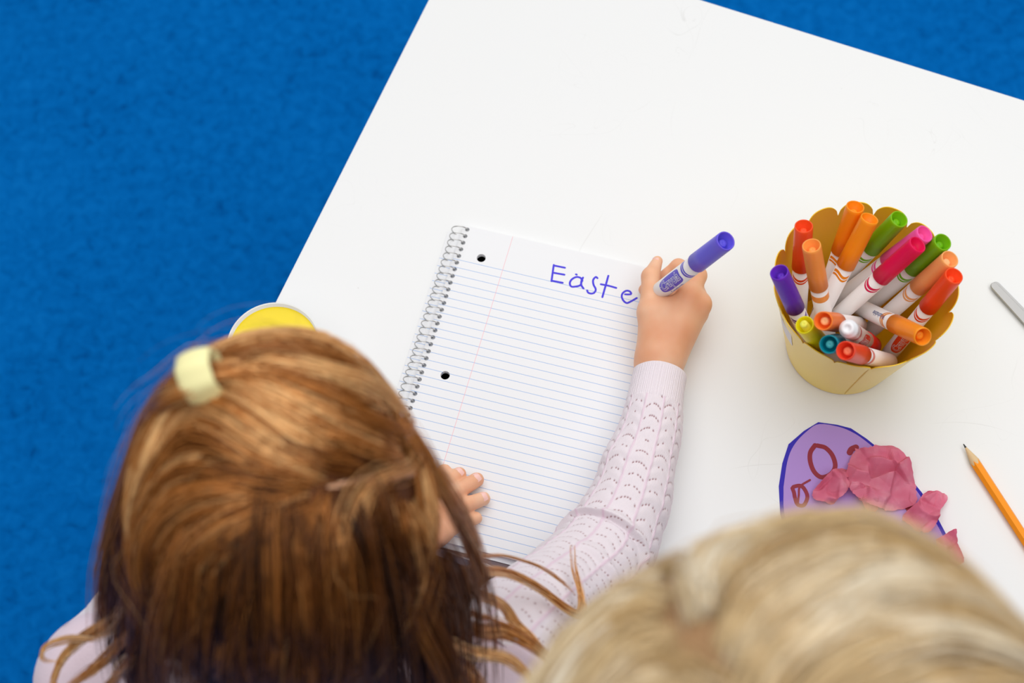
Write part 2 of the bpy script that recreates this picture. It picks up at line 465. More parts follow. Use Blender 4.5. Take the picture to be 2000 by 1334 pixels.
# handwriting
def stroke(pts, width, n=28, parent=None, name='ink_letter'):
    c = catmull(pts, n) if len(pts) > 2 else np.linspace(pts[0], pts[1], 10)
    return c, width
def ribbon_mesh(curves, z0, z1):
    bm = bmesh.new()
    for ci, (c, wd) in enumerate(curves):
        z1 = z1 + 0.00002
        c = np.asarray(c); T = np.gradient(c, axis=0); T /= np.linalg.norm(T, axis=1)[:, None] + 1e-12
        Nn = np.stack([-T[:, 1], T[:, 0]], 1)
        left = c + Nn * wd / 2; right = c - Nn * wd / 2
        capN = 5
        e1 = [c[-1] + wd / 2 * (math.cos(a) * Nn[-1] + math.sin(a) * T[-1]) for a in np.linspace(0, math.pi, capN + 2)[1:-1]]
        e0 = [c[0] + wd / 2 * (-math.cos(a) * Nn[0] - math.sin(a) * T[0]) for a in np.linspace(0, math.pi, capN + 2)[1:-1]]
        zr = z1 + np.linspace(0, 0.00004, len(c)); lt = [bm.verts.new((*p, zz)) for p, zz in zip(left, zr)]; rt = [bm.verts.new((*p, zz)) for p, zz in zip(right, zr)]
        for i in range(len(c) - 1): bm.faces.new((rt[i], rt[i + 1], lt[i + 1], lt[i]))
        c1_ = [bm.verts.new((*p, zr[-1])) for p in e1]; c0_ = [bm.verts.new((*p, z1)) for p in e0]
        bm.faces.new([lt[-1]] + [rt[-1]] + c1_[::-1]); bm.faces.new([rt[0]] + [lt[0]] + c0_[::-1])
    bmesh.ops.recalc_face_normals(bm, faces=bm.faces)
    up = [f for f in bm.faces]
    for f in up:
        if f.normal.z < 0: f.normal_flip()
    r = bmesh.ops.extrude_face_region(bm, geom=list(bm.faces))
    for g in r['geom']:
        if isinstance(g, bmesh.types.BMVert): g.co.z = z0
    return bm
A5 = lambda x, y: nloc(1100 + x / 6.67, 460 + y / 6.67)
A2 = lambda x, y: nloc(1040 + x / 4.043, 430 + y / 4.043)
WI = 0.00165
letters = [
    [[A2(168, 354), A2(150, 482)], [A2(168, 358), A2(256, 376)], [A2(163, 415), A2(252, 431)], [A2(150, 478), A2(238, 495)]],
    [[A5(166, 506), A5(176, 510)], [A5(250, 590), A5(225, 552), A5(170, 541), A5(112, 572), A5(86, 620), A5(104, 664), A5(155, 666), A5(222, 648), A5(240, 600)], [A5(258, 548), A5(236, 600), A5(238, 650), A5(264, 690)]],
    [[A5(446, 556), A5(424, 540), A5(390, 580), A5(395, 640), A5(424, 700), A5(405, 744), A5(365, 757), A5(325, 744), A5(312, 716)]],
    [[A5(588, 525), A5(552, 655), A5(510, 803)], [A5(490, 635), A5(592, 655), A5(690, 683)]],
    [[A5(806, 766), A5(845, 768), A5(886, 762), A5(868, 728), A5(822, 720), A5(778, 748), A5(762, 792), A5(782, 845), A5(825, 880), A5(872, 864), A5(958, 815)]],
]
for k, lt in enumerate(letters):
    nb(bm_obj('ink_letter', ribbon_mesh([stroke([np.array(q) for q in s_], WI) for s_ in lt], ZP - 0.00002, ZP + 0.00006 ), M['ink']))

# ------------------------------------------------------------------ markers
FONT = {}
def text_tris(body, bold=0.0, size=1.0):
    cu = bpy.data.curves.new('t', 'FONT'); cu.body = body; cu.size = size; cu.offset = bold; cu.align_x = 'CENTER'; cu.align_y = 'CENTER'
    cu.resolution_u = 4
    o = bpy.data.objects.new('t', cu); COL.objects.link(o)
    dg = bpy.context.evaluated_depsgraph_get(); dg.update()
    me = bpy.data.meshes.new_from_object(o.evaluated_get(dg))
    bpy.data.objects.remove(o, do_unlink=True)
    bm = bmesh.new(); bm.from_mesh(me); bmesh.ops.triangulate(bm, faces=bm.faces)
    for _ in range(3):
        lg = [e for e in bm.edges if e.calc_length() > 0.16 * size]
        if not lg: break
        bmesh.ops.bisect_edges(bm, edges=lg, cuts=1)
        bmesh.ops.triangulate(bm, faces=bm.faces)
    bm.verts.index_update(); bm.verts.ensure_lookup_table()
    V = [tuple(v.co) for v in bm.verts]; F = [tuple(v.index for v in f.verts) for f in bm.faces]; bm.free()
    return np.array(V), F
RB = 0.0062       # barrel radius
class Axis:
    def __init__(s, E, d, facing):
        """E: cap end, d: unit direction cap -> other end; facing: world vector the print turns to"""
        s.E = np.asarray(E, float); s.d = np.asarray(d, float) / np.linalg.norm(d)
        f = np.asarray(facing, float); f = f - s.d * (f @ s.d); s.a = f / np.linalg.norm(f); s.b = np.cross(s.d, s.a)
    rs = 1.04
    def at(s, t, th, r): return s.E + s.d * t + s.rs * r * (math.cos(th) * s.a + math.sin(th) * s.b)
def print_patch(ax, s0, s1, t0, t1, m, parent, name, wave=None, r=RB + 0.00006, ns=2, nt=14):
    V = []; F = []
    for i in range(nt + 1):
        th = t0 + (t1 - t0) * i / nt
        off = wave(i / nt) if wave else 0.0
        for j in range(ns + 1):
            V.append(ax.at(s0 + (s1 - s0) * j / ns + off, th, r))
    for i in range(nt):
        for j in range(ns):
            a = i * (ns + 1) + j; F.append((a, a + 1, a + ns + 2, a + ns + 1))
    return mesh_obj(name, V, F, m, parent)
def poly_patch(ax, poly, sc, tc_, m, parent, name, r):
    """poly in (along, around) metres, filled as a fan with subdivision, wrapped on the barrel"""
    V = [ax.at(sc, tc_, r)]; F = []; K = 6; n = len(poly)
    for k in range(1, K + 1):
        for (x, y) in poly: V.append(ax.at(sc + x * k / K, tc_ + (y * k / K) / RB, r))
    for i in range(n): F.append((0, 1 + i, 1 + (i + 1) % n))
    for k in range(1, K):
        for i in range(n):
            a = 1 + (k - 1) * n + i; b = 1 + (k - 1) * n + (i + 1) % n
            F.append((a, a + n, b + n, b))
    return mesh_obj(name, V, F, m, parent)
def text_patch(ax, body, size, sc, tc_, m, parent, name, r, flip=1, bold=0.0, slant=0.0, squeeze=1.0):
    V, F = text_tris(body, bold)
    out = [ax.at(sc + flip * (v[0] + slant * v[1]) * size * squeeze, tc_ - flip * v[1] * size / RB, r) for v in V]
    return mesh_obj(name, out, F, m, parent, smooth=False)
def ring_part(ax, prof, m, parent, name, sides=28):
    a, b, d = ax.a, ax.b, ax.d; V = []; F = []; n = len(prof)
    for s_, r_ in prof:
        for k in range(sides):
            V.append(ax.at(s_, 2 * math.pi * k / sides, max(r_, 1e-6)))
    for i in range(n - 1):
        for k in range(sides):
            F.append((i * sides + k, i * sides + (k + 1) % sides, (i + 1) * sides + (k + 1) % sides, (i + 1) * sides + k))
    return mesh_obj(name, V, F, m, parent)
def reparent_same(child, par):
    """child and par meshes share coordinates (both offset by the same root)"""
    child.parent = par; child.matrix_parent_inverse = Matrix.Identity(4)
CAPL = 0.046
def make_cap(ax, colm, rootobj, s0=0.0, flip=False, knob_out=False, inner=None):
    f = (lambda s_: s0 - s_) if flip else (lambda s_: s0 + s_)
    prof = [(0.010, 0.0), (0.010, 0.0051), (0.0006, 0.0056), (0.0, 0.0060), (0.0004, 0.0065), (0.003, 0.0066), (0.030, 0.0068), (CAPL, 0.0069), (CAPL + 0.0002, 0.0062)]
    cap = ring_part(ax, [(f(s_), r_) for s_, r_ in prof], colm, rootobj, 'cap')
    kb = -0.002 if knob_out else 0.0045
    kn = ring_part(ax, [(f(0.0101), 0.0031), (f(kb + 0.0008), 0.0028), (f(kb), 0.0022), (f(kb), 0.0008), (f(kb + 0.0004), 0.0)], inner or colm, rootobj, 'cap_knob', 18)
    reparent_same(kn, cap)
    return cap
MARK_L = 0.138
def marker(E, d, rgb, label, facing, stripe=None, band=None, logo=None, bodytext=None, capname=None, inner=None, knob_out=False, wavy=False, upside=False):
    ax = Axis(E, d, facing)
    low = ax.E + ax.d * MARK_L
    root = empty('marker', low if low[2] < ax.E[2] else ax.E)
    tag(root, label, 'marker', 'felt-tip markers in the yellow pail')
    cm = plastic(capname or ('cap_%d_%d_%d' % rgb), rgb)
    pr = plastic('print_%d_%d_%d' % rgb, rgb)
    if not upside:
        make_cap(ax, cm, root, inner=inner, knob_out=knob_out)
        ring_part(ax, [(CAPL - 0.004, 0.005), (CAPL - 0.004, RB), (CAPL + 0.07, RB), (MARK_L - 0.008, RB), (MARK_L - 0.006, 0.0049), (MARK_L - 0.001, 0.0047), (MARK_L, 0.004), (MARK_L, 0)], M['barrel'], root, 'barrel')
        b0 = CAPL
    else:
        ring_part(ax, [(0.0012, 0.0), (0.0012, 0.0016), (0.0, 0.0022), (0.0, 0.0036), (0.0008, 0.0049), (0.003, 0.0052), (0.0035, 0.006), (0.006, RB + 0.0003), (0.0145, RB + 0.0003), (0.0146, RB)], M['white_plastic'], root, 'end_plug')
        ring_part(ax, [(0.0146, RB), (MARK_L - CAPL, RB), (MARK_L - CAPL, 0)], M['barrel'], root, 'barrel')
        ring_part(ax, [(MARK_L - CAPL - 0.0002, 0.0062), (MARK_L - CAPL, 0.0069), (MARK_L - 0.004, 0.0066), (MARK_L, 0.0062), (MARK_L, 0)], cm, root, 'cap')
        b0 = 0.0146
    if band:      # one broad ring
        print_patch(ax, b0 + 0.006, b0 + 0.0125, -math.pi, math.pi, pr, root, 'printed_band', nt=28)
    if stripe:
        w1 = (lambda q: 0.0016 * math.sin(2 * math.pi * q)) if wavy else (lambda q: 0.0035 * (1 - (2 * q - 1) ** 2))
        print_patch(ax, b0 + 0.0045, b0 + 0.0070, -1.15, 1.15, pr, root, 'printed_stripe', wave=w1)
        print_patch(ax, b0 + 0.0080, b0 + 0.0098, -1.15, 1.15, pr, root, 'printed_stripe', wave=w1)
    if logo:
        s_c, th, fl = logo
        def oval(Lx, Wy):
            pts = []
            for k in range(40):
                a = 2 * math.pi * k / 40; c, s_ = math.cos(a), math.sin(a)
                pts.append((Lx * math.copysign(abs(c) ** 0.55, c), Wy * math.copysign(abs(s_) ** 0.55, s_) * (1 - 0.18 * c * fl * -1)))
            return pts
        poly_patch(ax, oval(0.0155, 0.0052), s_c, th, pr, root, 'logo_patch', RB + 0.00006)
        text_patch(ax, 'Crayola', 0.0082, s_c, th, M['white_plastic'], root, 'logo_lettering', RB + 0.00013, flip=fl, bold=0.05, slant=0.1)
        text_patch(ax, 'Crayola', 0.0082, s_c, th, pr, root, 'logo_lettering', RB + 0.00020, flip=fl, bold=0.003, slant=0.1)
    if bodytext:
        for (txt, size, s_c, th, fl, mm) in bodytext:
            text_patch(ax, txt, size, s_c, th, M[mm] if mm in M else pr, root, 'printed_text', RB + 0.0001, flip=fl, bold=0.01)
    return root, ax
TOCAM = lambda p: CAMP - np.asarray(p)
ZV = np.array([0, 0, 1.0])
MK = dict(
 purple=([0.1938, -0.023, 0.7031], [0.3535, -0.2166, -0.91]), red2=([0.2189, 0.0194, 0.6905], [0.0641, -0.2581, -0.964]),
 lorange=([0.2193, -0.0042, 0.705], [0.2197, -0.2679, -0.9381]), orA=([0.2588, 0.0329, 0.6908], [-0.1308, -0.3183, -0.9389]),
 orB=([0.2668, 0.0201, 0.6952], [-0.2928, -0.3822, -0.8764]), grA=([0.2896, 0.0208, 0.6902], [-0.2759, -0.0159, -0.9611]),
 pink=([0.3061, 0.0071, 0.6909], [-0.4195, -0.0183, -0.9076]), crim=([0.2976, -0.0047, 0.6977], [-0.4345, -0.1154, -0.8932]),
 grB=([0.3183, -0.0001, 0.6901], [-0.2848, 0.0261, -0.9582]), peach=([0.3215, -0.0137, 0.6892], [-0.3099, -0.0227, -0.9505]),
 redor=([0.3212, -0.0288, 0.6922], [-0.2111, -0.0758, -0.9745]), cross=([0.2957, -0.0688, 0.6765], [-0.198, 0.5966, -0.7777]),
 yellow=([0.2106, -0.0566, 0.6832], [0.4119, 0.0181, -0.9111]), pe2=([0.2195, -0.0645, 0.7055], [0.3925, 0.3411, -0.8542]),
 white=([0.2366, -0.0696, 0.702], [0.3387, 0.2764, -0.8994]), teal=([0.2231, -0.0789, 0.6965], [0.3162, 0.382, -0.8684]),
 red3=([0.2322, -0.0878, 0.7046], [0.4424, 0.2723, -0.8545]))
def mk(key, rgb, label, **kw):
    E_, d_ = MK[key]
    turn = kw.pop('turn', (0, 0, 0))
    return marker(E_, d_, rgb, label, TOCAM(E_) / np.linalg.norm(TOCAM(E_)) + np.array(turn, float), **kw)
mk('purple', (100, 44, 190), 'purple-capped marker leaning on the left rim of the yellow pail', stripe=True)
mk('red2', (246, 84, 34), 'vermilion-capped marker at the back left of the pail, behind the apricot one', stripe=True)
mk('lorange', (255, 160, 78), 'pale orange marker with one broad ring, standing in front of the vermilion marker', band=True)
mk('orA', (255, 146, 20), 'orange marker standing highest at the back rim of the pail', stripe=True, wavy=True, bodytext=[('eee', 0.013, 0.078, -0.75, 1, 'blueprint')])
mk('orB', (255, 148, 22), 'orange marker with wavy stripes just right of the highest one', stripe=True, wavy=True)
mk('grA', (122, 188, 10), 'lime green marker at the back rim, left of the pink one', stripe=True)
mk('pink', (250, 92, 172), 'bright pink marker half hidden behind the crimson marker', stripe=True)
mk('crim', (228, 14, 84), 'crimson marker with dashed stripes lying across the pail centre', stripe=True)
mk('grB', (116, 184, 14), 'lime green marker right of the crimson one', stripe=True)
mk('peach', (255, 172, 104), 'peach-capped marker between lime green and vermilion on the right rim', stripe=True, inner=plastic('peach_knob', (255, 196, 140)))
mk('redor', (252, 82, 34), 'vermilion-capped marker at the far right rim of the pail', stripe=True, logo=(0.092, -0.25, -1))
mk('cross', (255, 150, 32), 'orange marker slanting over the front right rim with blue print on its barrel', stripe=True,
   bodytext=[('Washable', 0.0052, 0.063, 0.15, 1, 'blueprint')])
mk('yellow', (236, 222, 16), 'yellow marker at the front left rim, knob sticking out of its cap', knob_out=True, inner=plastic('pale_yellow', (250, 240, 96)))
mk('pe2', (255, 128, 48), 'peach marker with orange hollow cap beside the white-ended marker', inner=plastic('peach_knob', (255, 196, 140)))
mk('white', (200, 34, 20), 'white-ended marker standing cap down in the pail front', upside=True, logo=(0.058, 0.1, 1), stripe=True)
mk('teal', (0, 132, 152), 'teal marker at the front rim of the pail', inner=plastic('teal_knob', (70, 178, 186)))
mk('red3', (240, 70, 40), 'red-ended marker lowest at the front rim of the pail', inner=plastic('coral_knob', (255, 138, 100)), stripe=True)

# pail with scalloped rim
PC = P(1642, 672, 0)
pail = empty('pail', PC)
tag(pail, 'small yellow metal pail with scalloped petal rim holding the markers', 'pail')
def pail_wall(off, zoff=0.0):
    NP, SUB = 15, 18; n = NP * SUB; rows = 10
    R0, R1, H = 0.044 + off, 0.066 + off, 0.112
    V = []
    a0 = math.radians(-93)
    for i in range(n):
        th = a0 + 2 * math.pi * i / n; q = (i % SUB) / SUB; x = abs(2 * q - 1)
        top = H - 0.0085 * x ** 3.2
        if x > 0.93: top -= 0.0034 * (x - 0.93) / 0.07
        flare = 0.0014 * (1 - x ** 2)
        for j in range(rows):
            f = (j / (rows - 1)) ** 0.8; z = f * (top - 0.001) + 0.001
            r = R0 + (R1 - R0) * min(z / 0.107, 1.05) + flare * max(0, f - 0.75) * 4
            V.append((PC[0] + r * math.cos(th), PC[1] + r * math.sin(th), ZT + z + zoff))
    return V, n, rows
Vo, n, rows = pail_wall(0); Vi, _, _ = pail_wall(-0.0007)
F = []; nv = len(Vo)
for i in range(n):
    k = (i + 1) % n
    for j in range(rows - 1): F.append((i * rows + j, k * rows + j, k * rows + j + 1, i * rows + j + 1))
mesh_obj('pail_wall', Vo, F, M['pail_out'], pail)
mesh_obj('pail_lining', Vi, [f[::-1] for f in F], M['pail_in'], pail)
FR = []; VR = []
for i in range(n): VR.append(Vo[i * rows + rows - 1]); VR.append(Vi[i * rows + rows - 1])
VR = VR + [(x, y, z + 0.0004) for x, y, z in VR]; q = 2 * n
for i in range(n):
    k = (i + 1) % n
    FR += [(2 * i, 2 * k, 2 * k + q, 2 * i + q), (2 * i + q, 2 * k + q, 2 * k + 1 + q, 2 * i + 1 + q), (2 * i + 1 + q, 2 * k + 1 + q, 2 * k + 1, 2 * i + 1)]
mesh_obj('pail_rim', VR, FR, M['pail_edge'], pail, smooth=False)
V, F = lathe([(0.0005, 0), (0.0005, 0.0438), (0.0015, 0.0442), (0.0025, 0.0435), (0.0025, 0)], PC, (0, 0, 1), 64)
mesh_obj('pail_base', V, F, M['pail_in'], pail)
# seam and sticker on the outside
def wall_patch(t0, t1, z0, z1, off, nt=6, nz=4, lean=0.0):
    V = []; F = []
    for i in range(nt + 1):
        for j in range(nz + 1):
            z = z0 + (z1 - z0) * j / nz; th = math.radians(t0 + (t1 - t0) * i / nt + lean * j / nz)
            r = 0.044 + 0.022 * z / 0.107 + off
            V.append((PC[0] + r * math.cos(th), PC[1] + r * math.sin(th), ZT + z))
    for i in range(nt):
        for j in range(nz): a = i * (nz + 1) + j; F.append((a, a + nz + 1, a + nz + 2, a + 1))
    return V, F
V, F = wall_patch(-95.2, -94.4, 0.004, 0.102, 0.0004, 2, 6); mesh_obj('seam', V, F, mat('seam', srgb(236, 200, 82), 0.45), pail)
V, F = wall_patch(-172, -153, 0.062, 0.090, 0.0003); mesh_obj('sticker', V, F, M['sticker'], pail)

# marker in the hand (nib down on the page, cap pushed on the back)
HE = np.array([0.16085, 0.01123, ZT + 0.140]); HDIR = np.array([-0.37493, 0.09497, -0.92217]); HL = 0.145
hm = empty('marker', HE + HDIR * HL)
tag(hm, 'violet-blue marker held in the hand, writing on the ruled page', 'marker')
ax = Axis(HE, HDIR, TOCAM(HE) / np.linalg.norm(TOCAM(HE)) + np.array([-0.05, 0, 0.0]))
ax.rs = 1.14
vio = plastic('violet_plastic', (102, 92, 222)); vpr = plastic('violet_print', (98, 84, 208))
make_cap(ax, vio, hm)
ring_part(ax, [(CAPL - 0.004, 0.005), (CAPL - 0.004, RB), (CAPL + 0.07, RB), (0.126, RB), (0.128, 0.0048), (0.136, 0.0044), (0.1385, 0.0028), (0.1386, 0)], M['barrel'], hm, 'barrel')
ring_part(ax, [(0.1384, 0.0021), (0.1415, 0.0020), (0.1445, 0.0007), (0.145, 0)], vio, hm, 'nib')
print_patch(ax, CAPL + 0.0085, CAPL + 0.0103, -1.3, 1.3, vpr, hm, 'printed_stripe', wave=lambda q: 0.0012 * (1 - (2 * q - 1) ** 2))
print_patch(ax, CAPL + 0.0110, CAPL + 0.0132, -1.3, 1.3, vpr, hm, 'printed_stripe', wave=lambda q: 0.0012 * (1 - (2 * q - 1) ** 2))
pts = []
for k in range(44):
    a = 2 * math.pi * k / 44; c, s_ = math.cos(a), math.sin(a)
    e = 0.42 if c < 0 else 0.8
    pts.append((0.0165 * math.copysign(abs(c) ** e, c), 0.0056 * math.copysign(abs(s_) ** 0.55, s_)))
poly_patch(ax, pts, CAPL + 0.0345, 0.10, vpr, hm, 'logo_patch', RB + 0.00006)
text_patch(ax, 'Crayola', 0.0090, CAPL + 0.0345, 0.10, M['white_plastic'], hm, 'logo_lettering', RB + 0.00013, flip=-1, bold=0.05, slant=0.12)
text_patch(ax, 'Crayola', 0.0090, CAPL + 0.0345, 0.10, vpr, hm, 'logo_lettering', RB + 0.00020, flip=-1, bold=0.004, slant=0.12)
text_patch(ax, 'Crayola.com', 0.0036, CAPL + 0.0365, -1.12, vpr, hm, 'printed_text', RB + 0.0001, flip=-1, bold=0.01)

# ------------------------------------------------------------------ paper egg with tissue
eggc = P(1690, 1010, 0)
egg = empty('paper_egg', eggc)
tag(egg, 'purple paper egg craft with maroon loops and crumpled pink tissue, blue backing', 'paper craft')
def outline(pxs, z, n=90):
    pts = catmull([P(a, b, z)[:2] for a, b in pxs] + [P(*pxs[0], z)[:2]], n)[:-1]
    return [tuple(p) for p in pts]
back = [(1521, 950), (1528, 905), (1540, 868), (1570, 842), (1598, 825), (1635, 830), (1662, 837), (1692, 857), (1728, 886), (1762, 916), (1800, 962), (1830, 1010), (1852, 1052), (1874, 1110), (1884, 1180), (1850, 1250), (1780, 1270), (1690, 1240), (1600, 1170), (1545, 1080), (1524, 1005)]
front = [(1530, 952), (1538, 900), (1552, 868), (1577, 842), (1600, 829), (1640, 835), (1668, 847), (1690, 862), (1722, 888), (1756, 918), (1792, 962), (1822, 1012), (1845, 1056), (1866, 1112), (1874, 1180), (1842, 1242), (1780, 1258), (1694, 1230), (1608, 1164), (1554, 1080), (1532, 1005)]
bm_obj('backing_paper', prism([(tuple(P(a, b, 0)[:2])) for a, b in back], ZT + 0.0001, ZT + 0.0005), M['egg_blue'], egg)
bm_obj('purple_paper', prism(outline(front, 0), ZT + 0.0005, ZT + 0.0009), M['egg_purple'], egg)
def loop(pxs, wd, closed=True):
    q = [P(a, b, 0.001)[:2] for a, b in pxs]
    if closed: q = q + [q[0]]
    c = catmull(q, 80)
    return (c[:-5] if closed else c, wd)
C4 = lambda x, y: (1480 + x * 0.26, 780 + y * 0.26)
for k_, (pl, wd, cl) in enumerate((([C4(430, 345), C4(395, 400), C4(395, 470), C4(425, 545), C4(480, 585), C4(550, 560), C4(582, 500), C4(560, 420), C4(510, 365), C4(460, 350)], 0.0036, True),
                   ([C4(260, 668), C4(272, 700), C4(280, 740), C4(300, 790), C4(345, 795), C4(372, 740), C4(360, 690), C4(325, 650), C4(275, 655)], 0.0030, True),
                   ([C4(300, 800), C4(308, 720), C4(318, 655), C4(392, 606)], 0.0016, False),
                   ([C4(690, 400), C4(705, 375), C4(738, 360)], 0.0046, False),
                   ([C4(1135, 830), C4(1125, 810), C4(1150, 805)], 0.004, False))):
    bm_obj('painted_loop', ribbon_mesh([loop(pl, wd, cl)], ZT + 0.0009, ZT + 0.00105 + 0.00005 * k_), M['brown_paint'], egg)
def tissue(cpx, pxs, amp, seed, lift):
    """crumpled sheet: polar grid inside an outline, folded by random creases"""
    r_ = np.random.default_rng(seed)
    out = catmull([P(a, b, 0.004)[:2] for a, b in pxs] + [P(*pxs[0], 0.004)[:2]], 97)[:-1]
    ragged = 1 + r_.normal(0, 0.012, len(out))
    c = P(*cpx, 0.004)[:2]; K = 34; pts = []
    for k in range(K + 1):
        for i, p in enumerate(out):
            f = k / K; pts.append(c + (p - c) * f * (ragged[i] if k == K else 1))
    pts = np.array(pts); z = np.zeros(len(pts))
    rel = pts - c; sc = np.abs(rel).max()
    for j in range(11):
        a = r_.uniform(0, math.pi); fr = r_.uniform(1.2, 5.5) / sc; ph = r_.uniform(0, 6.28)
        wob = 0.35 * np.sin((rel @ np.array([-math.sin(a), math.cos(a)])) * fr * 0.9 + ph * 2)
        t = (rel @ np.array([math.cos(a), math.sin(a)])) * fr + ph + wob
        z += np.abs(((t / math.pi) % 2) - 1) / (0.5 + fr * sc * 0.45)
    z = (z - z.min()) / (z.max() - z.min())
    sd_n = max(9, int((sc / 0.0062) ** 2)); sx = r_.uniform(-sc, sc, (sd_n, 2)); sl_ = r_.normal(0, 0.42, (sd_n, 2)); hh = r_.normal(0, 0.0012, sd_n)
    dd2 = ((rel[:, None] - sx[None]) ** 2).sum(2); ww = np.exp(-(dd2 - dd2.min(1)[:, None]) / (0.0034 ** 2)); ww /= ww.sum(1)[:, None]
    facet = (ww * (((rel[:, None] - sx[None]) * sl_[None]).sum(2) + hh[None])).sum(1)
    rr = np.linalg.norm(rel, axis=1) / (np.linalg.norm(rel, axis=1).max())
    z = lift + amp * z * (0.55 + 0.6 * (1 - rr ** 2)); z = np.maximum(z + facet * 1.1, 0.0012)
    V = np.column_stack([pts, ZT + z]); n = len(out); Fq = []
    for k in range(K):
        for i in range(n):
            j = (i + 1) % n; Fq.append((k * n + i, (k + 1) * n + i, (k + 1) * n + j, k * n + j))
    o = mesh_obj('tissue_paper', V, Fq, M['tissue'], egg, smooth=False)
    md = o.modifiers.new('s', 'SOLIDIFY'); md.thickness = 0.00012
    return o
tissue(C4(940, 600), [C4(735, 375), C4(830, 395), C4(985, 375), C4(1090, 450), C4(1160, 570), C4(1190, 700), C4(1185, 780), C4(1040, 830), C4(900, 830), C4(780, 780), C4(690, 700), C4(660, 600), C4(680, 480)], 0.017, 3, 0.002)
tissue(C4(580, 650), [C4(545, 560), C4(640, 515), C4(745, 545), C4(660, 590), C4(685, 650), C4(640, 730), C4(560, 780), C4(440, 770), C4(410, 700), C4(480, 620)], 0.012, 5, 0.003)
tissue(C4(780, 720), [C4(690, 650), C4(760, 660), C4(870, 735), C4(900, 830), C4(820, 830), C4(740, 740), C4(680, 695)], 0.011, 8, 0.004)
tissue(C4(1300, 790), [C4(1190, 790), C4(1240, 720), C4(1325, 680), C4(1425, 740), C4(1360, 850), C4(1320, 960), C4(1250, 1025), C4(1170, 980), C4(1090, 880)], 0.012, 12, 0.003)
tissue(C4(1420, 1090), [C4(1320, 1070), C4(1450, 1010), C4(1475, 1050), C4(1505, 1130), C4(1530, 1240), C4(1440, 1260), C4(1350, 1160)], 0.012, 15, 0.003)
m = M['tissue']
tl = N(m, 'ShaderNodeBsdfTranslucent'); tl.inputs[0].default_value = srgb(246, 150, 182)
tcn = N(m, 'ShaderNodeTexCoord'); nz = N(m, 'ShaderNodeTexNoise'); nz.inputs['Scale'].default_value = 55; nz.inputs['Detail'].default_value = 3
L(m, tcn.outputs['Object'], nz.inputs['Vector'])
L(m, ramp(m, nz.outputs[0], [(0.3, srgb(232, 122, 154)), (0.55, srgb(244, 154, 182)), (0.75, srgb(250, 186, 206))]), bsdf(m).inputs['Base Color'])
ms = N(m, 'ShaderNodeMixShader'); ms.inputs[0].default_value = 0.45
L(m, bsdf(m).outputs[0], ms.inputs[1]); L(m, tl.outputs[0], ms.inputs[2]); L(m, ms.outputs[0], m.node_tree.nodes['Material Output'].inputs[0])

# ------------------------------------------------------------------ pencil
p0 = P(1881.5, 867, 0.0038); p1 = P(2000, 1050, 0.0038); d = (p1 - p0); d /= np.linalg.norm(d)
pen = empty('pencil', p0 + d * 0.09 - np.array([0, 0, 0.0038]))
tag(pen, 'sharpened orange hexagonal pencil lying on the white table', 'pencil')
def hexprof(o, d, secs, sides=6, rot=0.0):
    a, b, d = frame_from(d); V = []; F = []
    for s_, r_ in secs:
        for k in range(sides):
            th = 2 * math.pi * k / sides + rot; V.append(o + d * s_ + r_ * (math.cos(th) * a + math.sin(th) * b))
    for i in range(len(secs) - 1):
        for k in range(sides): F.append((i * sides + k, i * sides + (k + 1) % sides, (i + 1) * sides + (k + 1) % sides, (i + 1) * sides + k))
    return V, F
a_, b_, dd = frame_from(d)
# painted body: front edge is scalloped where the sharpener cut each face
V = []; F = []; SD = 48; RH = 0.0040
def hexr(th): 
    k = (th % (math.pi / 3)) - math.pi / 6
    return RH * math.cos(math.pi / 6) / math.cos(k)
for row in range(3):
    for k in range(SD):
        th = 2 * math.pi * k / SD; r_ = hexr(th)
        cut_ = 0.0165 * (r_ / RH) + (0.0008 if row == 0 else 0)
        s_ = (cut_ + 0.0045 * (r_ / RH - 0.93) * 10 * -0.3, 0.10, 0.165)[row]
        V.append(p0 + dd * s_ + r_ * (math.cos(th) * a_ + math.sin(th) * b_))
for i in range(2):
    for k in range(SD): F.append((i * SD + k, i * SD + (k + 1) % SD, (i + 1) * SD + (k + 1) % SD, (i + 1) * SD + k))
mesh_obj('painted_shaft', V, F, M['pencil'], pen, smooth=False)
V, F = lathe([(0.0036, 0.00085), (0.0165, 0.0039), (0.020, 0.0034)], p0, d, 32); mesh_obj('wood_tip', V, F, M['wood'], pen)
V, F = lathe([(0.0, 0.0), (0.0002, 0.0004), (0.0036, 0.00086)], p0, d, 20); mesh_obj('graphite_point', V, F, M['graphite'], pen)
V, F = lathe([(0.164, 0.0041), (0.166, 0.0042), (0.178, 0.0042), (0.179, 0.0038)], p0, d, 24); mesh_obj('ferrule', V, F, M['steel'], pen)
V, F = lathe([(0.178, 0.0037), (0.186, 0.0037), (0.188, 0.003), (0.188, 0)], p0, d, 24); mesh_obj('eraser', V, F, M['pinkeraser'], pen)

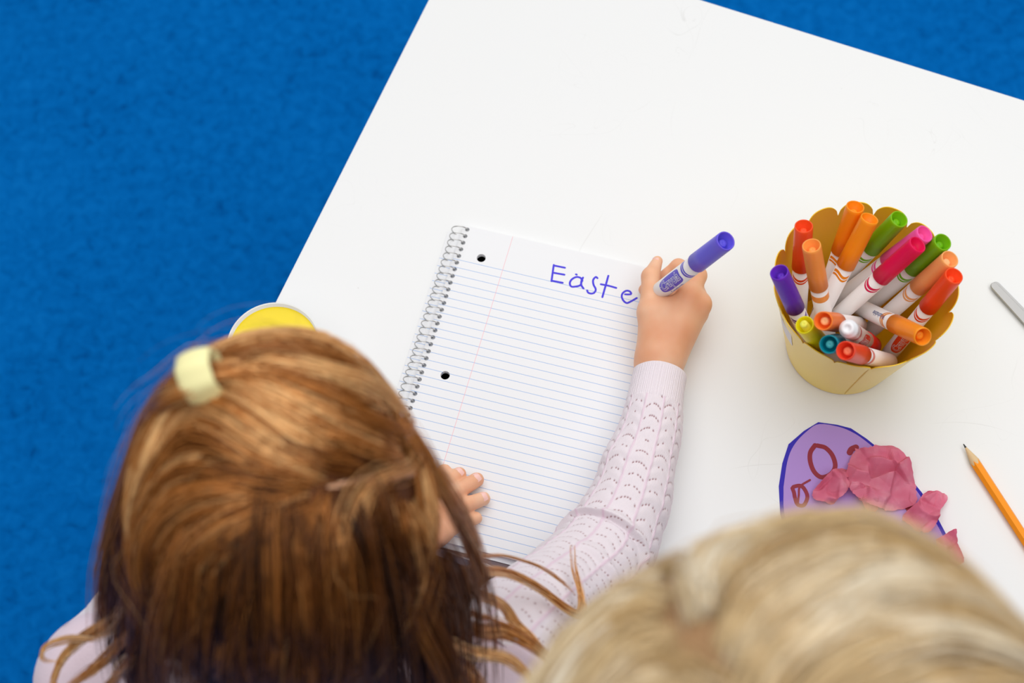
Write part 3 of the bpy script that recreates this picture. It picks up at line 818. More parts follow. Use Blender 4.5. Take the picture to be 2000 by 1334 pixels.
# ------------------------------------------------------------------ scissors
s0 = P(1939, 552, 0.003); s1 = P(2000, 617, 0.003); d = (s1 - s0)[:2]; d /= np.linalg.norm(d); nrm = np.array([-d[1], d[0]])
sci = empty('scissors', (s0[0] + d[0] * 0.06, s0[1] + d[1] * 0.06, ZT))
tag(sci, 'closed blunt-tipped steel scissors at the right edge of the table', 'scissors')
def flat(poly, z0, z1, m, name, bev=0.0004):
    bm = prism([tuple(s0[:2] + d * a + nrm * b) for a, b in poly], ZT + z0, ZT + z1)
    bmesh.ops.bevel(bm, geom=list(bm.edges), offset=bev, segments=1, affect='EDGES')
    return bm_obj(name, bm, m, sci)
def tipped(w0, w1, off, Lb):
    pts = [(Lb, off + w1), (0.004, off + w0)] + [(0.0035 - 0.0035 * math.cos(t) if False else 0.0035 * (1 - math.sin(t)), off + w0 * math.cos(t)) for t in np.linspace(0.25, math.pi - 0.25, 8)] + [(0.004, off - w0), (Lb, off - w1)]
    return pts
flat(tipped(0.0032, 0.0050, 0.0013, 0.075), 0.0008, 0.0024, M['blade'], 'blade')
flat(tipped(0.0032, 0.0048, -0.0013, 0.075), 0.0025, 0.0041, M['blade'], 'blade')
V, F = lathe([(0, 0.0), (0, 0.0028), (0.0012, 0.0024), (0.0014, 0)], (s0[0] + d[0] * 0.066, s0[1] + d[1] * 0.066, ZT + 0.0041), (0, 0, 1), 20)
mesh_obj('pivot', V, F, M['steel'], sci)
hmat = mat('red_handle', srgb(200, 40, 40), 0.4, 0.5)
for sg in (1, -1):
    ang = np.linspace(0, 2 * math.pi, 40)
    path = np.array([[*(s0[:2] + d * (0.104 + 0.022 * math.cos(a)) + nrm * (sg * 0.015 + 0.0115 * math.sin(a))), ZT + 0.0052] for a in ang])
    V, F = tube(path, 0.0042, 10, cap=False); h = mesh_obj('handle', V, F, hmat, sci)
    path = np.array([[*(s0[:2] + d * t + nrm * (sg * (0.002 + 0.006 * (t - 0.07) / 0.02))), ZT + 0.005] for t in (0.068, 0.077, 0.086)])
    V, F = tube(path, 0.004, 10); mesh_obj('shank', V, F, hmat, sci)

# ------------------------------------------------------------------ cup of yellow paint
CC = P(553, 722, 0)
cup = empty('paint_cup', CC)
tag(cup, 'round white-rimmed tub of yellow paint at the left table edge, beyond the copper hair', 'cup')
RC, HC = 0.0365, 0.05
V, F = lathe([(0, 0), (0, 0.026), (0.002, 0.0275), (HC - 0.002, RC - 0.0003), (HC, RC), (HC, RC - 0.0012), (0.004, 0.0265), (0.004, 0)], CC, (0, 0, 1), 64)
mesh_obj('cup_wall', V, F, M['cup'], cup)
V, F = lathe([(HC - 0.004, RC - 0.0018), (HC - 0.0035, RC - 0.006), (HC - 0.0036, 0)], CC, (0, 0, 1), 48)
mesh_obj('paint', V, F, M['paint'], cup)

# ------------------------------------------------------------------ people: shared tools
def px(*a):
    """joint from (x, y in the photograph, height in mm above the table)"""
    return P(a[0], a[1], a[2] / 1000.0)
def join_arrays(parts):
    V = []; Q = []; n = 0
    for v, q in parts: V.append(v); Q.append(q + n); n += len(v)
    return np.vstack(V), np.vstack(Q)
def add_smooth(o, it=3, f=0.5):
    md = o.modifiers.new('sm', 'SMOOTH'); md.iterations = it; md.factor = f
def nail(c, nrm_, along, l, w_, parent):
    """thin curved nail plate"""
    nrm_ = nrm_ / np.linalg.norm(nrm_); along = along - nrm_ * (along @ nrm_); along /= np.linalg.norm(along); sd = np.cross(nrm_, along)
    V = []; F = []; A, B = 8, 8
    for i in range(A + 1):
        for j in range(B + 1):
            a = -1 + 2 * i / A; b = -1 + 2 * j / B
            bb = b * math.sqrt(max(0, 1 - 0.35 * abs(a) ** 3))
            V.append(c + along * a * l / 2 + sd * bb * w_ / 2 - nrm_ * (0.19 * w_ * bb * bb + 0.08 * l * a * a))
    for i in range(A):
        for j in range(B): k = i * (B + 1) + j; F.append((k, k + 1, k + B + 2, k + B + 1))
    o = mesh_obj('fingernail', V, F, M['nail'])
    o.parent = parent; o.matrix_parent_inverse = parent.matrix_world.inverted()
    return o
def head_prims(C, f, up, s=1.0, skull=(0.074, 0.090, 0.080)):
    f = f / np.linalg.norm(f); up = up - f * (up @ f); up /= np.linalg.norm(up); sd = np.cross(f, up)
    Rm = np.stack([sd, f, up], 1)
    A = lambda x, y, z: C + (sd * x + f * y + up * z) * s
    pr = [ell(C, np.array(skull) * s, Rm=Rm), ell(A(0, 0.030, -0.040), np.array((0.056, 0.058, 0.066)) * s, 0.02 * s, Rm=Rm),
          ell(A(0, 0.052, -0.088), np.array((0.026, 0.022, 0.018)) * s, 0.02 * s, Rm=Rm),
          cone(A(0, 0.088, -0.022), A(0, 0.100, -0.044), 0.006 * s, 0.009 * s, 0.008 * s),
          ell(A(0.010, 0.094, -0.047), np.array((0.006, 0.006, 0.005)) * s, 0.004 * s), ell(A(-0.010, 0.094, -0.047), np.array((0.006, 0.006, 0.005)) * s, 0.004 * s),
          ell(A(0.028, 0.074, -0.046), np.array((0.020, 0.016, 0.018)) * s, 0.014 * s), ell(A(-0.028, 0.074, -0.046), np.array((0.020, 0.016, 0.018)) * s, 0.014 * s),
          cone(A(-0.016, 0.083, -0.066), A(0.016, 0.083, -0.066), 0.0045 * s, 0.0045 * s, 0.004 * s),
          cone(A(-0.014, 0.082, -0.073), A(0.014, 0.082, -0.073), 0.005 * s, 0.005 * s, 0.004 * s)]
    for q in (1, -1):
        pr.append(ell(A(q * 0.030, 0.086, -0.010), np.array((0.013, 0.010, 0.009)) * s, 0.006 * s, 'sub', Rm=Rm))
        pr.append(ell(A(q * 0.076, -0.004, -0.022), np.array((0.008, 0.016, 0.026)) * s, 0.006 * s, Rm=Rm))
    return pr, A
def face_parts(A, s, person, iris):
    for q in (1, -1):
        c = A(q * 0.030, 0.072, -0.010); f = A(q * 0.031, 0.2, -0.012) - c
        f /= np.linalg.norm(f)
        V, F = lathe([(-0.011 * math.cos(t) * s, max(0.011 * math.sin(t) * s, 1e-6)) for t in np.linspace(0, math.pi, 14)], c, f, 20)
        mesh_obj('eye', V, F, M['white_plastic'], person)
        V, F = lathe([(0.0104 * s, 0.0), (0.0103 * s, 0.003 * s), (0.0095 * s, 0.0052 * s)][::-1], c + f * 0.0006, f, 18)
        mesh_obj('iris', V, F, iris, person)

# ---- hair: clumped strands that follow combing lines over the head
def ell_hit(C, rad, pxy):
    d = ray(*pxy); o = (CAMP - C) / rad; q = d / rad
    a = q @ q; b = 2 * (o @ q); c = o @ o - 1; disc = b * b - 4 * a * c
    t = (-b - math.sqrt(disc)) / (2 * a) if disc > 0 else -b / (2 * a)
    p = CAMP + d * t; k = (p - C) / rad
    return C + rad * k / np.linalg.norm(k)
def guide_field(C, rad, guides):
    GP, GT, GW = [], [], []
    for g in guides:
        w_ = 1.0
        path = catmull([ell_hit(C, rad, q) for q in g], 5 * len(g)); T = np.gradient(path, axis=0); T /= np.linalg.norm(T, axis=1)[:, None] + 1e-9
        GP.append(path); GT.append(T)
    return np.vstack(GP), np.vstack(GT)
def march(C, rad, GP, GT, seeds, steps, step, lift, sig, fall_z, drift=0.0, jit=0.15, avoid=None):
    x = seeds.copy(); n = len(x); out = [x.copy()]; alive = np.ones(n, bool); prev = None
    jn = rng.normal(0, jit, (n, 3)); stop = np.full(n, steps)
    for k in range(steps):
        q = (x - C) / rad; nr = q / rad; nr /= np.linalg.norm(nr, axis=1)[:, None]
        D2 = ((x[:, None, :] - GP[None]) ** 2).sum(2); W = np.exp(-D2 / sig ** 2)
        T = W @ GT + 0.02 * np.array([0, 0, -1.0])
        T -= nr * (T * nr).sum(1)[:, None]; T /= np.linalg.norm(T, axis=1)[:, None] + 1e-9
        wob = jn * np.sin(k * 0.45 + jn[:, :1] * 30)
        fr = np.clip((fall_z - x[:, 2]) / 0.05, 0, 1)[:, None]
        g = np.array([0, 0, -1.0]) + drift * nr * np.array([1, 1, 0])
        T = T * (1 - fr) + g * fr + wob
        T /= np.linalg.norm(T, axis=1)[:, None]
        if prev is not None: T = 0.6 * T + 0.4 * prev; T /= np.linalg.norm(T, axis=1)[:, None]
        prev = T; x = x + T * step
        q = (x - C) / rad; ln_ = np.linalg.norm(q, axis=1)
        tgt = 1 + lift * min(1, (k + 1) / 4.0) / rad.mean()
        onsurf = (fr[:, 0] < 0.02) | (ln_ < tgt)
        newr = np.where(onsurf, tgt, ln_)
        x = C + rad * q / ln_[:, None] * newr[:, None]
        out.append(x.copy())
    return np.stack(out, 1)          # n, steps+1, 3
TONES = []
def set_tone(o):
    at = o.data.attributes.new('tone', 'FLOAT', 'POINT'); at.data.foreach_set('value', np.concatenate(TONES).astype(np.float32)); TONES.clear()
def strands_from_paths(paths, C, per, spread, wid, taper_end=0.35, wave=0.0012, conv=0.5, root_in=True, mixw=(0.45, 0.35, 0.20), tadd=0.0, stag=0.0):
    n, k, _ = paths.shape
    T = np.gradient(paths, axis=1); T /= np.linalg.norm(T, axis=2)[..., None] + 1e-9
    Nn = paths - C; Nn /= np.linalg.norm(Nn, axis=2)[..., None]
    B = np.cross(T, Nn); B /= np.linalg.norm(B, axis=2)[..., None] + 1e-9; Nn = np.cross(B, T)
    idx = np.repeat(np.arange(n), per); m = len(idx)
    sp = (spread if np.isscalar(spread) else np.asarray(spread)[idx])
    ob = rng.normal(0, 1, m) * sp; on = np.abs(rng.normal(0, 0.55, m)) * sp
    t = np.linspace(0, 1, k)
    env = 1 - conv * t
    tend = rng.uniform(0.82, 1.2, m)
    ph = rng.uniform(0, 6.28, m); fr = rng.uniform(4, 11, m)
    wv_ = wave * np.sin(fr[:, None] * t[None] + ph[:, None])
    S = paths[idx] + B[idx] * (ob[:, None] * env + wv_)[..., None] + Nn[idx] * (on[:, None] * env + 0.5 * wv_)[..., None]
    if root_in: S[:, 0] -= Nn[idx][:, 0] * 0.004; 
    wd = rng.uniform(0.6, 1.3, m)[:, None] * wid * np.minimum(1, 1 - (1 - taper_end) * np.clip((t - 0.6) / 0.4, 0, 1))[None] * np.clip((tend[:, None] - t[None]) / 0.18, 0.02, 1)
    if stag: wd = wd * np.clip((t[None] - rng.uniform(-0.05, stag, m)[:, None]) / 0.12, 0.02, 1)
    x0 = paths[:, k // 3]
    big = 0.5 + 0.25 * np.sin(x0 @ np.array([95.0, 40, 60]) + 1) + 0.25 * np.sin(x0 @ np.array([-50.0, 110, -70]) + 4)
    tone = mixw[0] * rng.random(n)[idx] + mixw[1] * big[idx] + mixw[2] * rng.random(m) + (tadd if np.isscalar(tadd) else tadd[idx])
    TONES.append(np.repeat(tone, k * 3))
    return S, wd, B[idx], Nn[idx]
def strand_mesh(S, wd, B, Nn):
    m, k, _ = S.shape
    ang = [0.5 * math.pi, 0.5 * math.pi + 2.0944, 0.5 * math.pi + 4.18879]
    V = np.stack([S + wd[..., None] * (math.cos(a) * B + math.sin(a) * Nn * 0.7) for a in ang], 2)   # m,k,3,3
    V = V.reshape(-1, 3)
    base = (np.arange(m)[:, None] * k + np.arange(k - 1)[None]) * 3     # m,k-1
    Q = []
    for a in range(3):
        b = (a + 1) % 3
        Q.append(np.stack([base + a, base + b, base + 3 + b, base + 3 + a], -1).reshape(-1, 4))
    return V, np.vstack(Q)
def resample(path, k):
    return catmull(path, k)

# ------------------------------------------------------------------ stool
st = empty('stool', (-0.155, -0.375, 0))
tag(st, 'low round wooden stool beneath the child with copper hair', 'stool')
V, F = lathe([(0.258, 0), (0.258, 0.128), (0.262, 0.132), (0.278, 0.132), (0.282, 0.128), (0.282, 0)], (-0.155, -0.375, 0), (0, 0, 1), 48)
mesh_obj('seat', V, F, M['wood'], st)
for ax_ in (45, 135, 225, 315):
    c_, s_ = math.cos(math.radians(ax_)), math.sin(math.radians(ax_))
    p_ = np.array([[-0.155 + 0.125 * c_, -0.375 + 0.125 * s_, 0.0], [-0.155 + 0.09 * c_, -0.375 + 0.09 * s_, 0.260]])
    V, F = tube(p_, [0.011, 0.015], 14); mesh_obj('leg', V, F, M['wood'], st)
# ------------------------------------------------------------------ the girl
HC_G = P(560, 1000, 0.400)
fG = np.array([0.52, 0.50, -0.69]); fG /= np.linalg.norm(fG)
girl = empty('person', (-0.10, -0.12, 0))
tag(girl, 'seated child with long copper hair and pink knit sleeves, writing in the notebook', 'person')
upG = np.array([0.30, 0.32, 0.9])
hp, A_G = head_prims(HC_G + np.array([0, 0, -0.006]), fG, upG, 0.88)
SHR, SHL = np.array([-0.028, -0.315, ZT + 0.165]), np.array([-0.272, -0.292, ZT + 0.165])
NB_ = np.array([-0.148, -0.318, ZT + 0.215]); CH = np.array([-0.152, -0.335, ZT + 0.09]); WA = np.array([-0.155, -0.365, 0.47]); PE = np.array([-0.155, -0.375, 0.37])
neck = cone(HC_G - np.array([0.005, 0.02, 0.055]), NB_, 0.034, 0.036, 0.02)
torso = lambda g: [cone(NB_ + [0, 0, -0.02], CH, 0.052 + g, 0.078 + g, 0.04), cone(CH, WA, 0.078 + g, 0.072 + g, 0.03), cone(WA, PE, 0.072 + g, 0.08 + g, 0.03),
                   cone(SHL, SHR, 0.040 + g, 0.040 + g, 0.05)]
KR, KL = np.array([-0.035, -0.055, 0.385]), np.array([-0.215, -0.045, 0.385])
AR, AL = np.array([-0.055, -0.10, 0.06]), np.array([-0.235, -0.09, 0.06])
legs = lambda g: [cone(PE + [0.05, 0.02, -0.01], KR, 0.062 + g, 0.044 + g, 0.02), cone(PE + [-0.05, 0.02, -0.01], KL, 0.062 + g, 0.044 + g, 0.02),
                  cone(KR, AR, 0.042 + g, 0.026 + g, 0.015), cone(KL, AL, 0.042 + g, 0.026 + g, 0.015)]
# right hand closed round the marker
W_ = px(1284, 722, 25); MI = px(1346, 580, 46); MM = px(1366, 594, 41); MRg = px(1360, 611, 28); MPk = px(1337, 638, 17)
TM = px(1268, 612, 37); TI = px(1271, 540, 35); TT = px(1284, 510, 30)
q = 0.004
hand = [cone(px(1262, 880, 27), px(1282, 770, 26), 0.0185, 0.0165, 0.01), cone(px(1282, 770, 26), W_, 0.0165, 0.0155, 0.01),
        cone(W_, px(1322, 640, 36), 0.0145, 0.0140, 0.012), cone(px(1290, 690, 30), px(1300, 620, 35), 0.0155, 0.0125, 0.012),
        cone(px(1302, 690, 24), MM, 0.0125, 0.0094, 0.006), cone(px(1300, 690, 28), MI, 0.0130, 0.0094, 0.006),
        cone(px(1300, 700, 20), MRg, 0.0125, 0.0090, 0.009), cone(px(1292, 712, 18), MPk, 0.0120, 0.0088, 0.009),
        cone(px(1283, 690, 28), TM, 0.0135, 0.0092, 0.010), cone(TM, TI, 0.0080, 0.0073, 0.005), cone(TI, TT, 0.0070, 0.0043, 0.003),
        cone(px(1275, 606, 37), px(1340, 596, 42), 0.0078, 0.0085, 0.008),
        # index over the far side of the marker
        cone(MI, px(1362, 538, 42), 0.0090, 0.0074, q), cone(px(1362, 538, 42), px(1325, 521, 28), 0.0072, 0.0062, 0.003), cone(px(1325, 521, 28), px(1292, 545, 17), 0.0062, 0.0054, 0.003),
        # middle, ring and little finger curled underneath
        cone(MM, px(1356, 560, 24), 0.0088, 0.0072, q), cone(px(1356, 560, 24), px(1320, 548, 14), 0.0072, 0.0062, 0.003), cone(px(1320, 548, 14), px(1259, 566, 12), 0.0060, 0.0050, 0.003),
        cone(MRg, px(1358, 580, 16), 0.0084, 0.0070, q), cone(px(1358, 580, 16), px(1310, 576, 13), 0.0068, 0.0056, 0.003),
        cone(MPk, px(1338, 602, 13), 0.0078, 0.0064, q), cone(px(1338, 602, 13), px(1305, 604, 13), 0.0060, 0.0052, 0.003)]
# left hand flat on the page, three fingertips beyond the hair
lt_ = [((897, 926, 13), (862, 950, 20), (832, 985, 24), 0.0056), ((931, 937, 12.5), (885, 965, 21), (838, 1005, 25), 0.0058),
       ((944, 974, 12.5), (900, 990, 20), (850, 1025, 23), 0.0055), ((930, 1012, 12.5), (895, 1020, 17), (855, 1045, 20), 0.0049)]
LW = px(775, 1075, 26)
handL = [cone(LW, px(820, 1020, 24), 0.0145, 0.0135, 0.01), cone(px(690, 1130, 30), LW, 0.019, 0.0145, 0.01)]
for tp, md_, mc, r_ in lt_:
    handL += [cone(LW, px(*mc), 0.012, 0.0085, 0.010), cone(px(*mc), px(*md_), 0.0082, 0.0066, 0.004), cone(px(*md_), px(*tp), 0.0064, r_, 0.002)]
handL += [cone(px(800, 1040, 24), px(840, 960, 20), 0.0115, 0.008, 0.008), cone(px(840, 960, 20), px(868, 920, 14), 0.0078, 0.0056, 0.003)]
ELb, SWr = px(1168, 1098, 40), None
arms_in = [cone(SHR, ELb + [0, 0, 0.0], 0.032, 0.026, 0.02), cone(ELb, px(1262, 880, 27), 0.026, 0.0185, 0.02)]
ELL = np.array([-0.262, -0.185, ZT + 0.035])
arms_in += [cone(SHL, ELL, 0.032, 0.026, 0.02), cone(ELL, px(690, 1130, 30), 0.025, 0.019, 0.02)]
parts = [sdf_mesh(hand, 0.0009), sdf_mesh(handL, 0.0013), sdf_mesh(hp + [neck], 0.003), sdf_mesh(torso(-0.004) + legs(-0.004) + arms_in, 0.007)]
V, Q = join_arrays(parts)
body = np_mesh('body', V, Q, M['skin'], girl)
add_smooth(body, 2, 0.5)
face_parts(A_G, 0.88, girl, plastic('iris_green', (70, 90, 60)))
bpy.context.view_layer.update()
tcv = TOCAM(TT); tcv /= np.linalg.norm(tcv)
nail(TT + tcv * 0.0041 - (TT - TI) / np.linalg.norm(TT - TI) * 0.0012 - CR * 0.0016, tcv - 0.5 * CR, TT - TI, 0.0070, 0.0060, body)
for tp, md_, mc, r_ in lt_[:3]:
    a = px(*tp); dd_ = a - px(*md_); dd_ /= np.linalg.norm(dd_)
    nail(a + np.array([0, 0, r_ * 1.02 + 0.0003]) - dd_ * 0.0008, np.array([0, 0, 1.0]) + 0.25 * dd_, dd_, 0.0085, 0.0076, body)
# trousers, shoes, cardigan body
V, Q = sdf_mesh([cone(WA, PE, 0.077, 0.087, 0.03)] + legs(0.004), 0.007); o = np_mesh('trousers', V, Q, M['trousers'], girl); add_smooth(o)
for a in (AR, AL):
    V, Q = sdf_mesh([ell(a + [0, 0.0, -0.025], (0.030, 0.036, 0.035)), ell(a + [0, 0.06, -0.038], (0.032, 0.062, 0.024), 0.02)], 0.004)
    V[:, 2] = np.maximum(V[:, 2], 0.0); np_mesh('shoe', V, Q, M['shoe'], girl)
V, Q = sdf_mesh([p for p in torso(0.006)], 0.006); o = np_mesh('cardigan', V, Q, M['knit_plain'], girl); add_smooth(o)

def sleeve(path_px, radii, name, n_v, n_u, cuff_len, folds, world=None, seed=1):
    """knitted sleeve: ribbed cuff, seams and arcs of eyelets worked into the surface"""
    r_ = np.random.default_rng(seed)
    ctrl = np.array(world if world is not None else [px(*p) for p in path_px])
    path = catmull(ctrl, n_v); rad_ = catmull(np.array(radii)[:, None], n_v)[:, 0]
    sl = np.concatenate([[0], np.cumsum(np.linalg.norm(np.diff(path, axis=0), axis=1))])
    # equalise arc length
    s_ = np.linspace(0, sl[-1], n_v); path = np.stack([np.interp(s_, sl, path[:, i]) for i in range(3)], 1); rad_ = np.interp(s_, sl, rad_)
    T = np.gradient(path, axis=0); T /= np.linalg.norm(T, axis=1)[:, None]
    up = np.array([0, 0, 1.0]) + 0.25 * (TOCAM(path[n_v // 3]) / 1.2)
    Bv = np.cross(T, up); Bv /= np.linalg.norm(Bv, axis=1)[:, None]; Uv = np.cross(Bv, T)
    # more samples on the upper side
    uu = np.linspace(-1, 1, n_u, endpoint=False); th = math.pi * (0.62 * uu + 0.38 * uu ** 3)
    TH, SS = np.meshgrid(th, s_, indexing='xy'); RR = np.repeat(rad_[:, None], n_u, 1)
    mm = SS * 1000; circ = TH * RR * 1000            # arc coordinates in mm
    disp = np.zeros_like(mm); col = np.tile(np.array(srgb(240, 230, 237)[:3]), (n_v, n_u, 1))
    cuff = (SS < cuff_len)
    colw = 21.0 * (RR / RR.mean()) ; cx = circ / colw; cid = np.round(cx); xf = cx - cid       # columns
    seam = np.exp(-((np.abs(xf) - 0.5) / 0.05) ** 2)
    disp += np.where(cuff, 0, 0.55 * seam)
    ROW = 11.0
    yy = mm - 26 * (xf ** 2) + 3.0 * (cid % 2)
    fr_ = (yy / ROW) % 1.0
    disp += np.where(cuff, 0, 0.30 * np.sin(2 * math.pi * (fr_ - 0.7)) * (1 - 1.6 * xf ** 2))
    hx = np.array([-0.36, -0.235, -0.11, 0.0, 0.11, 0.235, 0.36])
    hd = np.min(np.abs(xf[..., None] - hx) * colw[..., None], axis=-1); vy = np.abs(fr_ - 0.5) * ROW
    ir = np.floor(yy / ROW) * 13 + cid * 7 + np.argmin(np.abs(xf[..., None] - hx), -1)
    on_ = (np.sin(ir * 12.9898) * 43758.5453 % 1.0) > 0.30
    hole = np.exp(-((hd / 0.58) ** 2 + (vy / 0.68) ** 2)) * on_ * (~cuff) * (np.abs(xf) < 0.43)
    disp -= 1.1 * hole
    rib = 0.20 * np.cos(circ * 2 * math.pi / 1.6) * np.clip((mm - 0.5) / 3.0, 0, 1) - 0.8 * np.exp(-mm / 0.6)
    disp += np.where(cuff, rib + 0.4, 0)
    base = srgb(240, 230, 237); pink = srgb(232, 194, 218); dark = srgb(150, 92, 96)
    for c in range(3):
        col[..., c] = col[..., c] * (1 - 0.55 * seam * (~cuff)) + pink[c] * 0.55 * seam * (~cuff)
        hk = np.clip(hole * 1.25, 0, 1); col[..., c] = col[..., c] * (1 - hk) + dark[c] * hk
    for (s0_, t0_, amp, wd_, slope, cov) in folds:
        ctr = s0_ + slope * (TH - t0_) ** 2 * 1000 * 0.001
        e_ = np.exp(-((SS - ctr) / wd_) ** 2) * np.exp(-((TH - t0_) / cov) ** 2)
        disp += amp * e_
        e2 = np.exp(-((SS - ctr - wd_ * 1.3) / (wd_ * 0.7)) ** 2) * np.exp(-((TH - t0_) / cov) ** 2)
        disp -= amp * 0.35 * e2
    lowf = sum(r_.uniform(0.3, 0.9) * np.sin(mm * r_.uniform(0.05, 0.16) + TH * r_.integers(1, 4) + r_.uniform(0, 6.28)) for _ in range(5))
    disp += np.where(cuff, 0.15, 0.5) * lowf
    # lie on the table: flatten underneath
    Rf = RR + disp / 1000
    V = path[:, None, :] + Rf[..., None] * (np.cos(TH)[..., None] * Uv[:, None, :] + np.sin(TH)[..., None] * Bv[:, None, :])
    V = V.reshape(-1, 3)
    i = np.arange(n_v - 1)[:, None] * n_u; j = np.arange(n_u)[None]
    jn = (j + 1) % n_u
    Q = np.stack([i + j, i + n_u + j, i + n_u + jn, i + jn], -1).reshape(-1, 4)
    o = np_mesh(name, V, Q, M['knit'], girl)
    at = o.data.color_attributes.new('Col', 'FLOAT_COLOR', 'POINT')
    at.data.foreach_set('color', np.concatenate([col.reshape(-1, 3), np.ones((n_v * n_u, 1))], 1).astype(np.float32).ravel())
    uvl = o.data.uv_layers.new(name='UVMap')
    uvs = np.stack([circ.ravel(), mm.ravel()], 1)[Q.ravel()]
    uvl.data.foreach_set('uv', uvs.astype(np.float32).ravel())
    return o
sleeve([(1291, 726, 25.5), (1281, 775, 26), (1266, 850, 28), (1243, 930, 31), (1216, 1010, 36), (1178, 1082, 42), (1115, 1145, 66), (1050, 1205, 104), (985, 1272, 143), (930, 1345, 168)],
       [0.0205, 0.0212, 0.0248, 0.0288, 0.0325, 0.0365, 0.0365, 0.039, 0.043, 0.045], 'sleeve', 560, 230, 0.030,
       [(0.146, 0.15, 6.5, 0.0062, 0.012, 1.3), (0.205, -0.5, 3.5, 0.006, 0.004, 0.9), (0.118, -0.9, 1.5, 0.006, 0.002, 0.8), (0.086, 0.4, 1.3, 0.007, 0.003, 0.9)])
sleeve(None, [0.019, 0.022, 0.028, 0.034, 0.036, 0.040, 0.044], 'sleeve', 160, 90, 0.022, [], world=[LW + np.array([0, 0, 0.001]), px(735, 1102, 28), px(660, 1150, 33), ELL, ELL + np.array([-0.006, -0.05, 0.055]), SHL + np.array([-0.004, 0.02, -0.03]), SHL], seed=4)

# hair
RADG = np.array([0.0720, 0.0865, 0.0840])
gG = [[(850, 880), (780, 800), (680, 750), (560, 720), (460, 728), (425, 738)], [(800, 775), (710, 695), (600, 668), (500, 690), (430, 725)],
      [(840, 905), (740, 860), (640, 800), (540, 762), (435, 746)], [(800, 925), (700, 892), (620, 850), (530, 800), (440, 757)], [(680, 935), (600, 885), (520, 825), (440, 768)],
      [(700, 655), (620, 645), (540, 650), (480, 675), (425, 718)], [(565, 955), (520, 900), (460, 840), (412, 775)],
      [(545, 965), (450, 905), (370, 920), (310, 1000), (270, 1100), (250, 1200)], [(560, 975), (480, 970), (400, 1030), (350, 1130), (330, 1260)],
      [(600, 965), (600, 1060), (605, 1200), (610, 1330)], [(660, 955), (670, 1040), (690, 1180), (700, 1330)], [(720, 945), (745, 1020), (780, 1150), (800, 1330)],
      [(800, 928), (840, 1000), (880, 1100), (900, 1250)], [(850, 900), (885, 980), (915, 1080), (930, 1200)], [(560, 985), (520, 1070), (495, 1200), (485, 1330)],
      [(390, 760), (330, 810), (265, 910), (215, 1020), (190, 1150), (205, 1280)], [(400, 772), (345, 860), (295, 970), (250, 1100), (240, 1250)], [(395, 775), (370, 850), (330, 940), (290, 1060)],
      [(830, 790), (865, 880), (905, 980), (935, 1080)]]
GP, GT = guide_field(HC_G, RADG, gG)
def seeds_on(C, rad, n, face, cut, viewbias):
    out = []
    vw = TOCAM(C); vw /= np.linalg.norm(vw)
    while len(out) < n:
        v = rng.normal(size=3); v /= np.linalg.norm(v)
        if v @ face > cut: continue
        if v @ vw < -0.35 and rng.random() > 0.35: continue
        if v[2] < -0.55: continue
        out.append(C + rad * v)
    return np.array(out)
PARTG = catmull([ell_hit(HC_G, RADG, q) for q in ((630, 953), (690, 942), (745, 934), (800, 924), (840, 910))], 30)
def off_part(x, part, lo):
    return x[np.sqrt(((x[:, None] - part[None]) ** 2).sum(2)).min(1) > lo]
vw = TOCAM(HC_G); vw /= np.linalg.norm(vw)
sd_ = seeds_on(HC_G, RADG, 1050, fG, 0.74, vw)
cw = ell_hit(HC_G, RADG, (560, 958)); ex = cw + rng.normal(0, 0.014, (110, 3)); ex = (ex - HC_G) / RADG; ex = HC_G + RADG * ex / np.linalg.norm(ex, axis=1)[:, None]
sd_ = off_part(np.vstack([sd_, ex]), PARTG, 0.0040)
paths = march(HC_G, RADG, GP, GT, sd_, 19, 0.0100, rng.uniform(-0.001, 0.0065, len(sd_)) * np.clip(np.sqrt(((sd_[:, None] - PARTG[None]) ** 2).sum(2)).min(1) / 0.02, 0.15, 1), 0.018, HC_G[2] - 0.035, 0.22, 0.10)
cpt = ell_hit(HC_G, RADG, (600, 955)); dn = ell_hit(HC_G, RADG, (600, 1100)) - cpt; dn /= np.linalg.norm(dn)
hair_shade = np.clip(((sd_ - cpt) @ dn) / 0.03, -1, 1)          # light and shade painted into tone: paler lit top, darker lower back
S, wd, B, Nn = strands_from_paths(paths, HC_G, 10, 0.0034, 0.00042, wave=0.0010, tadd=(0.06 - 0.17 * hair_shade))
hairs = [strand_mesh(S, wd, B, Nn)]
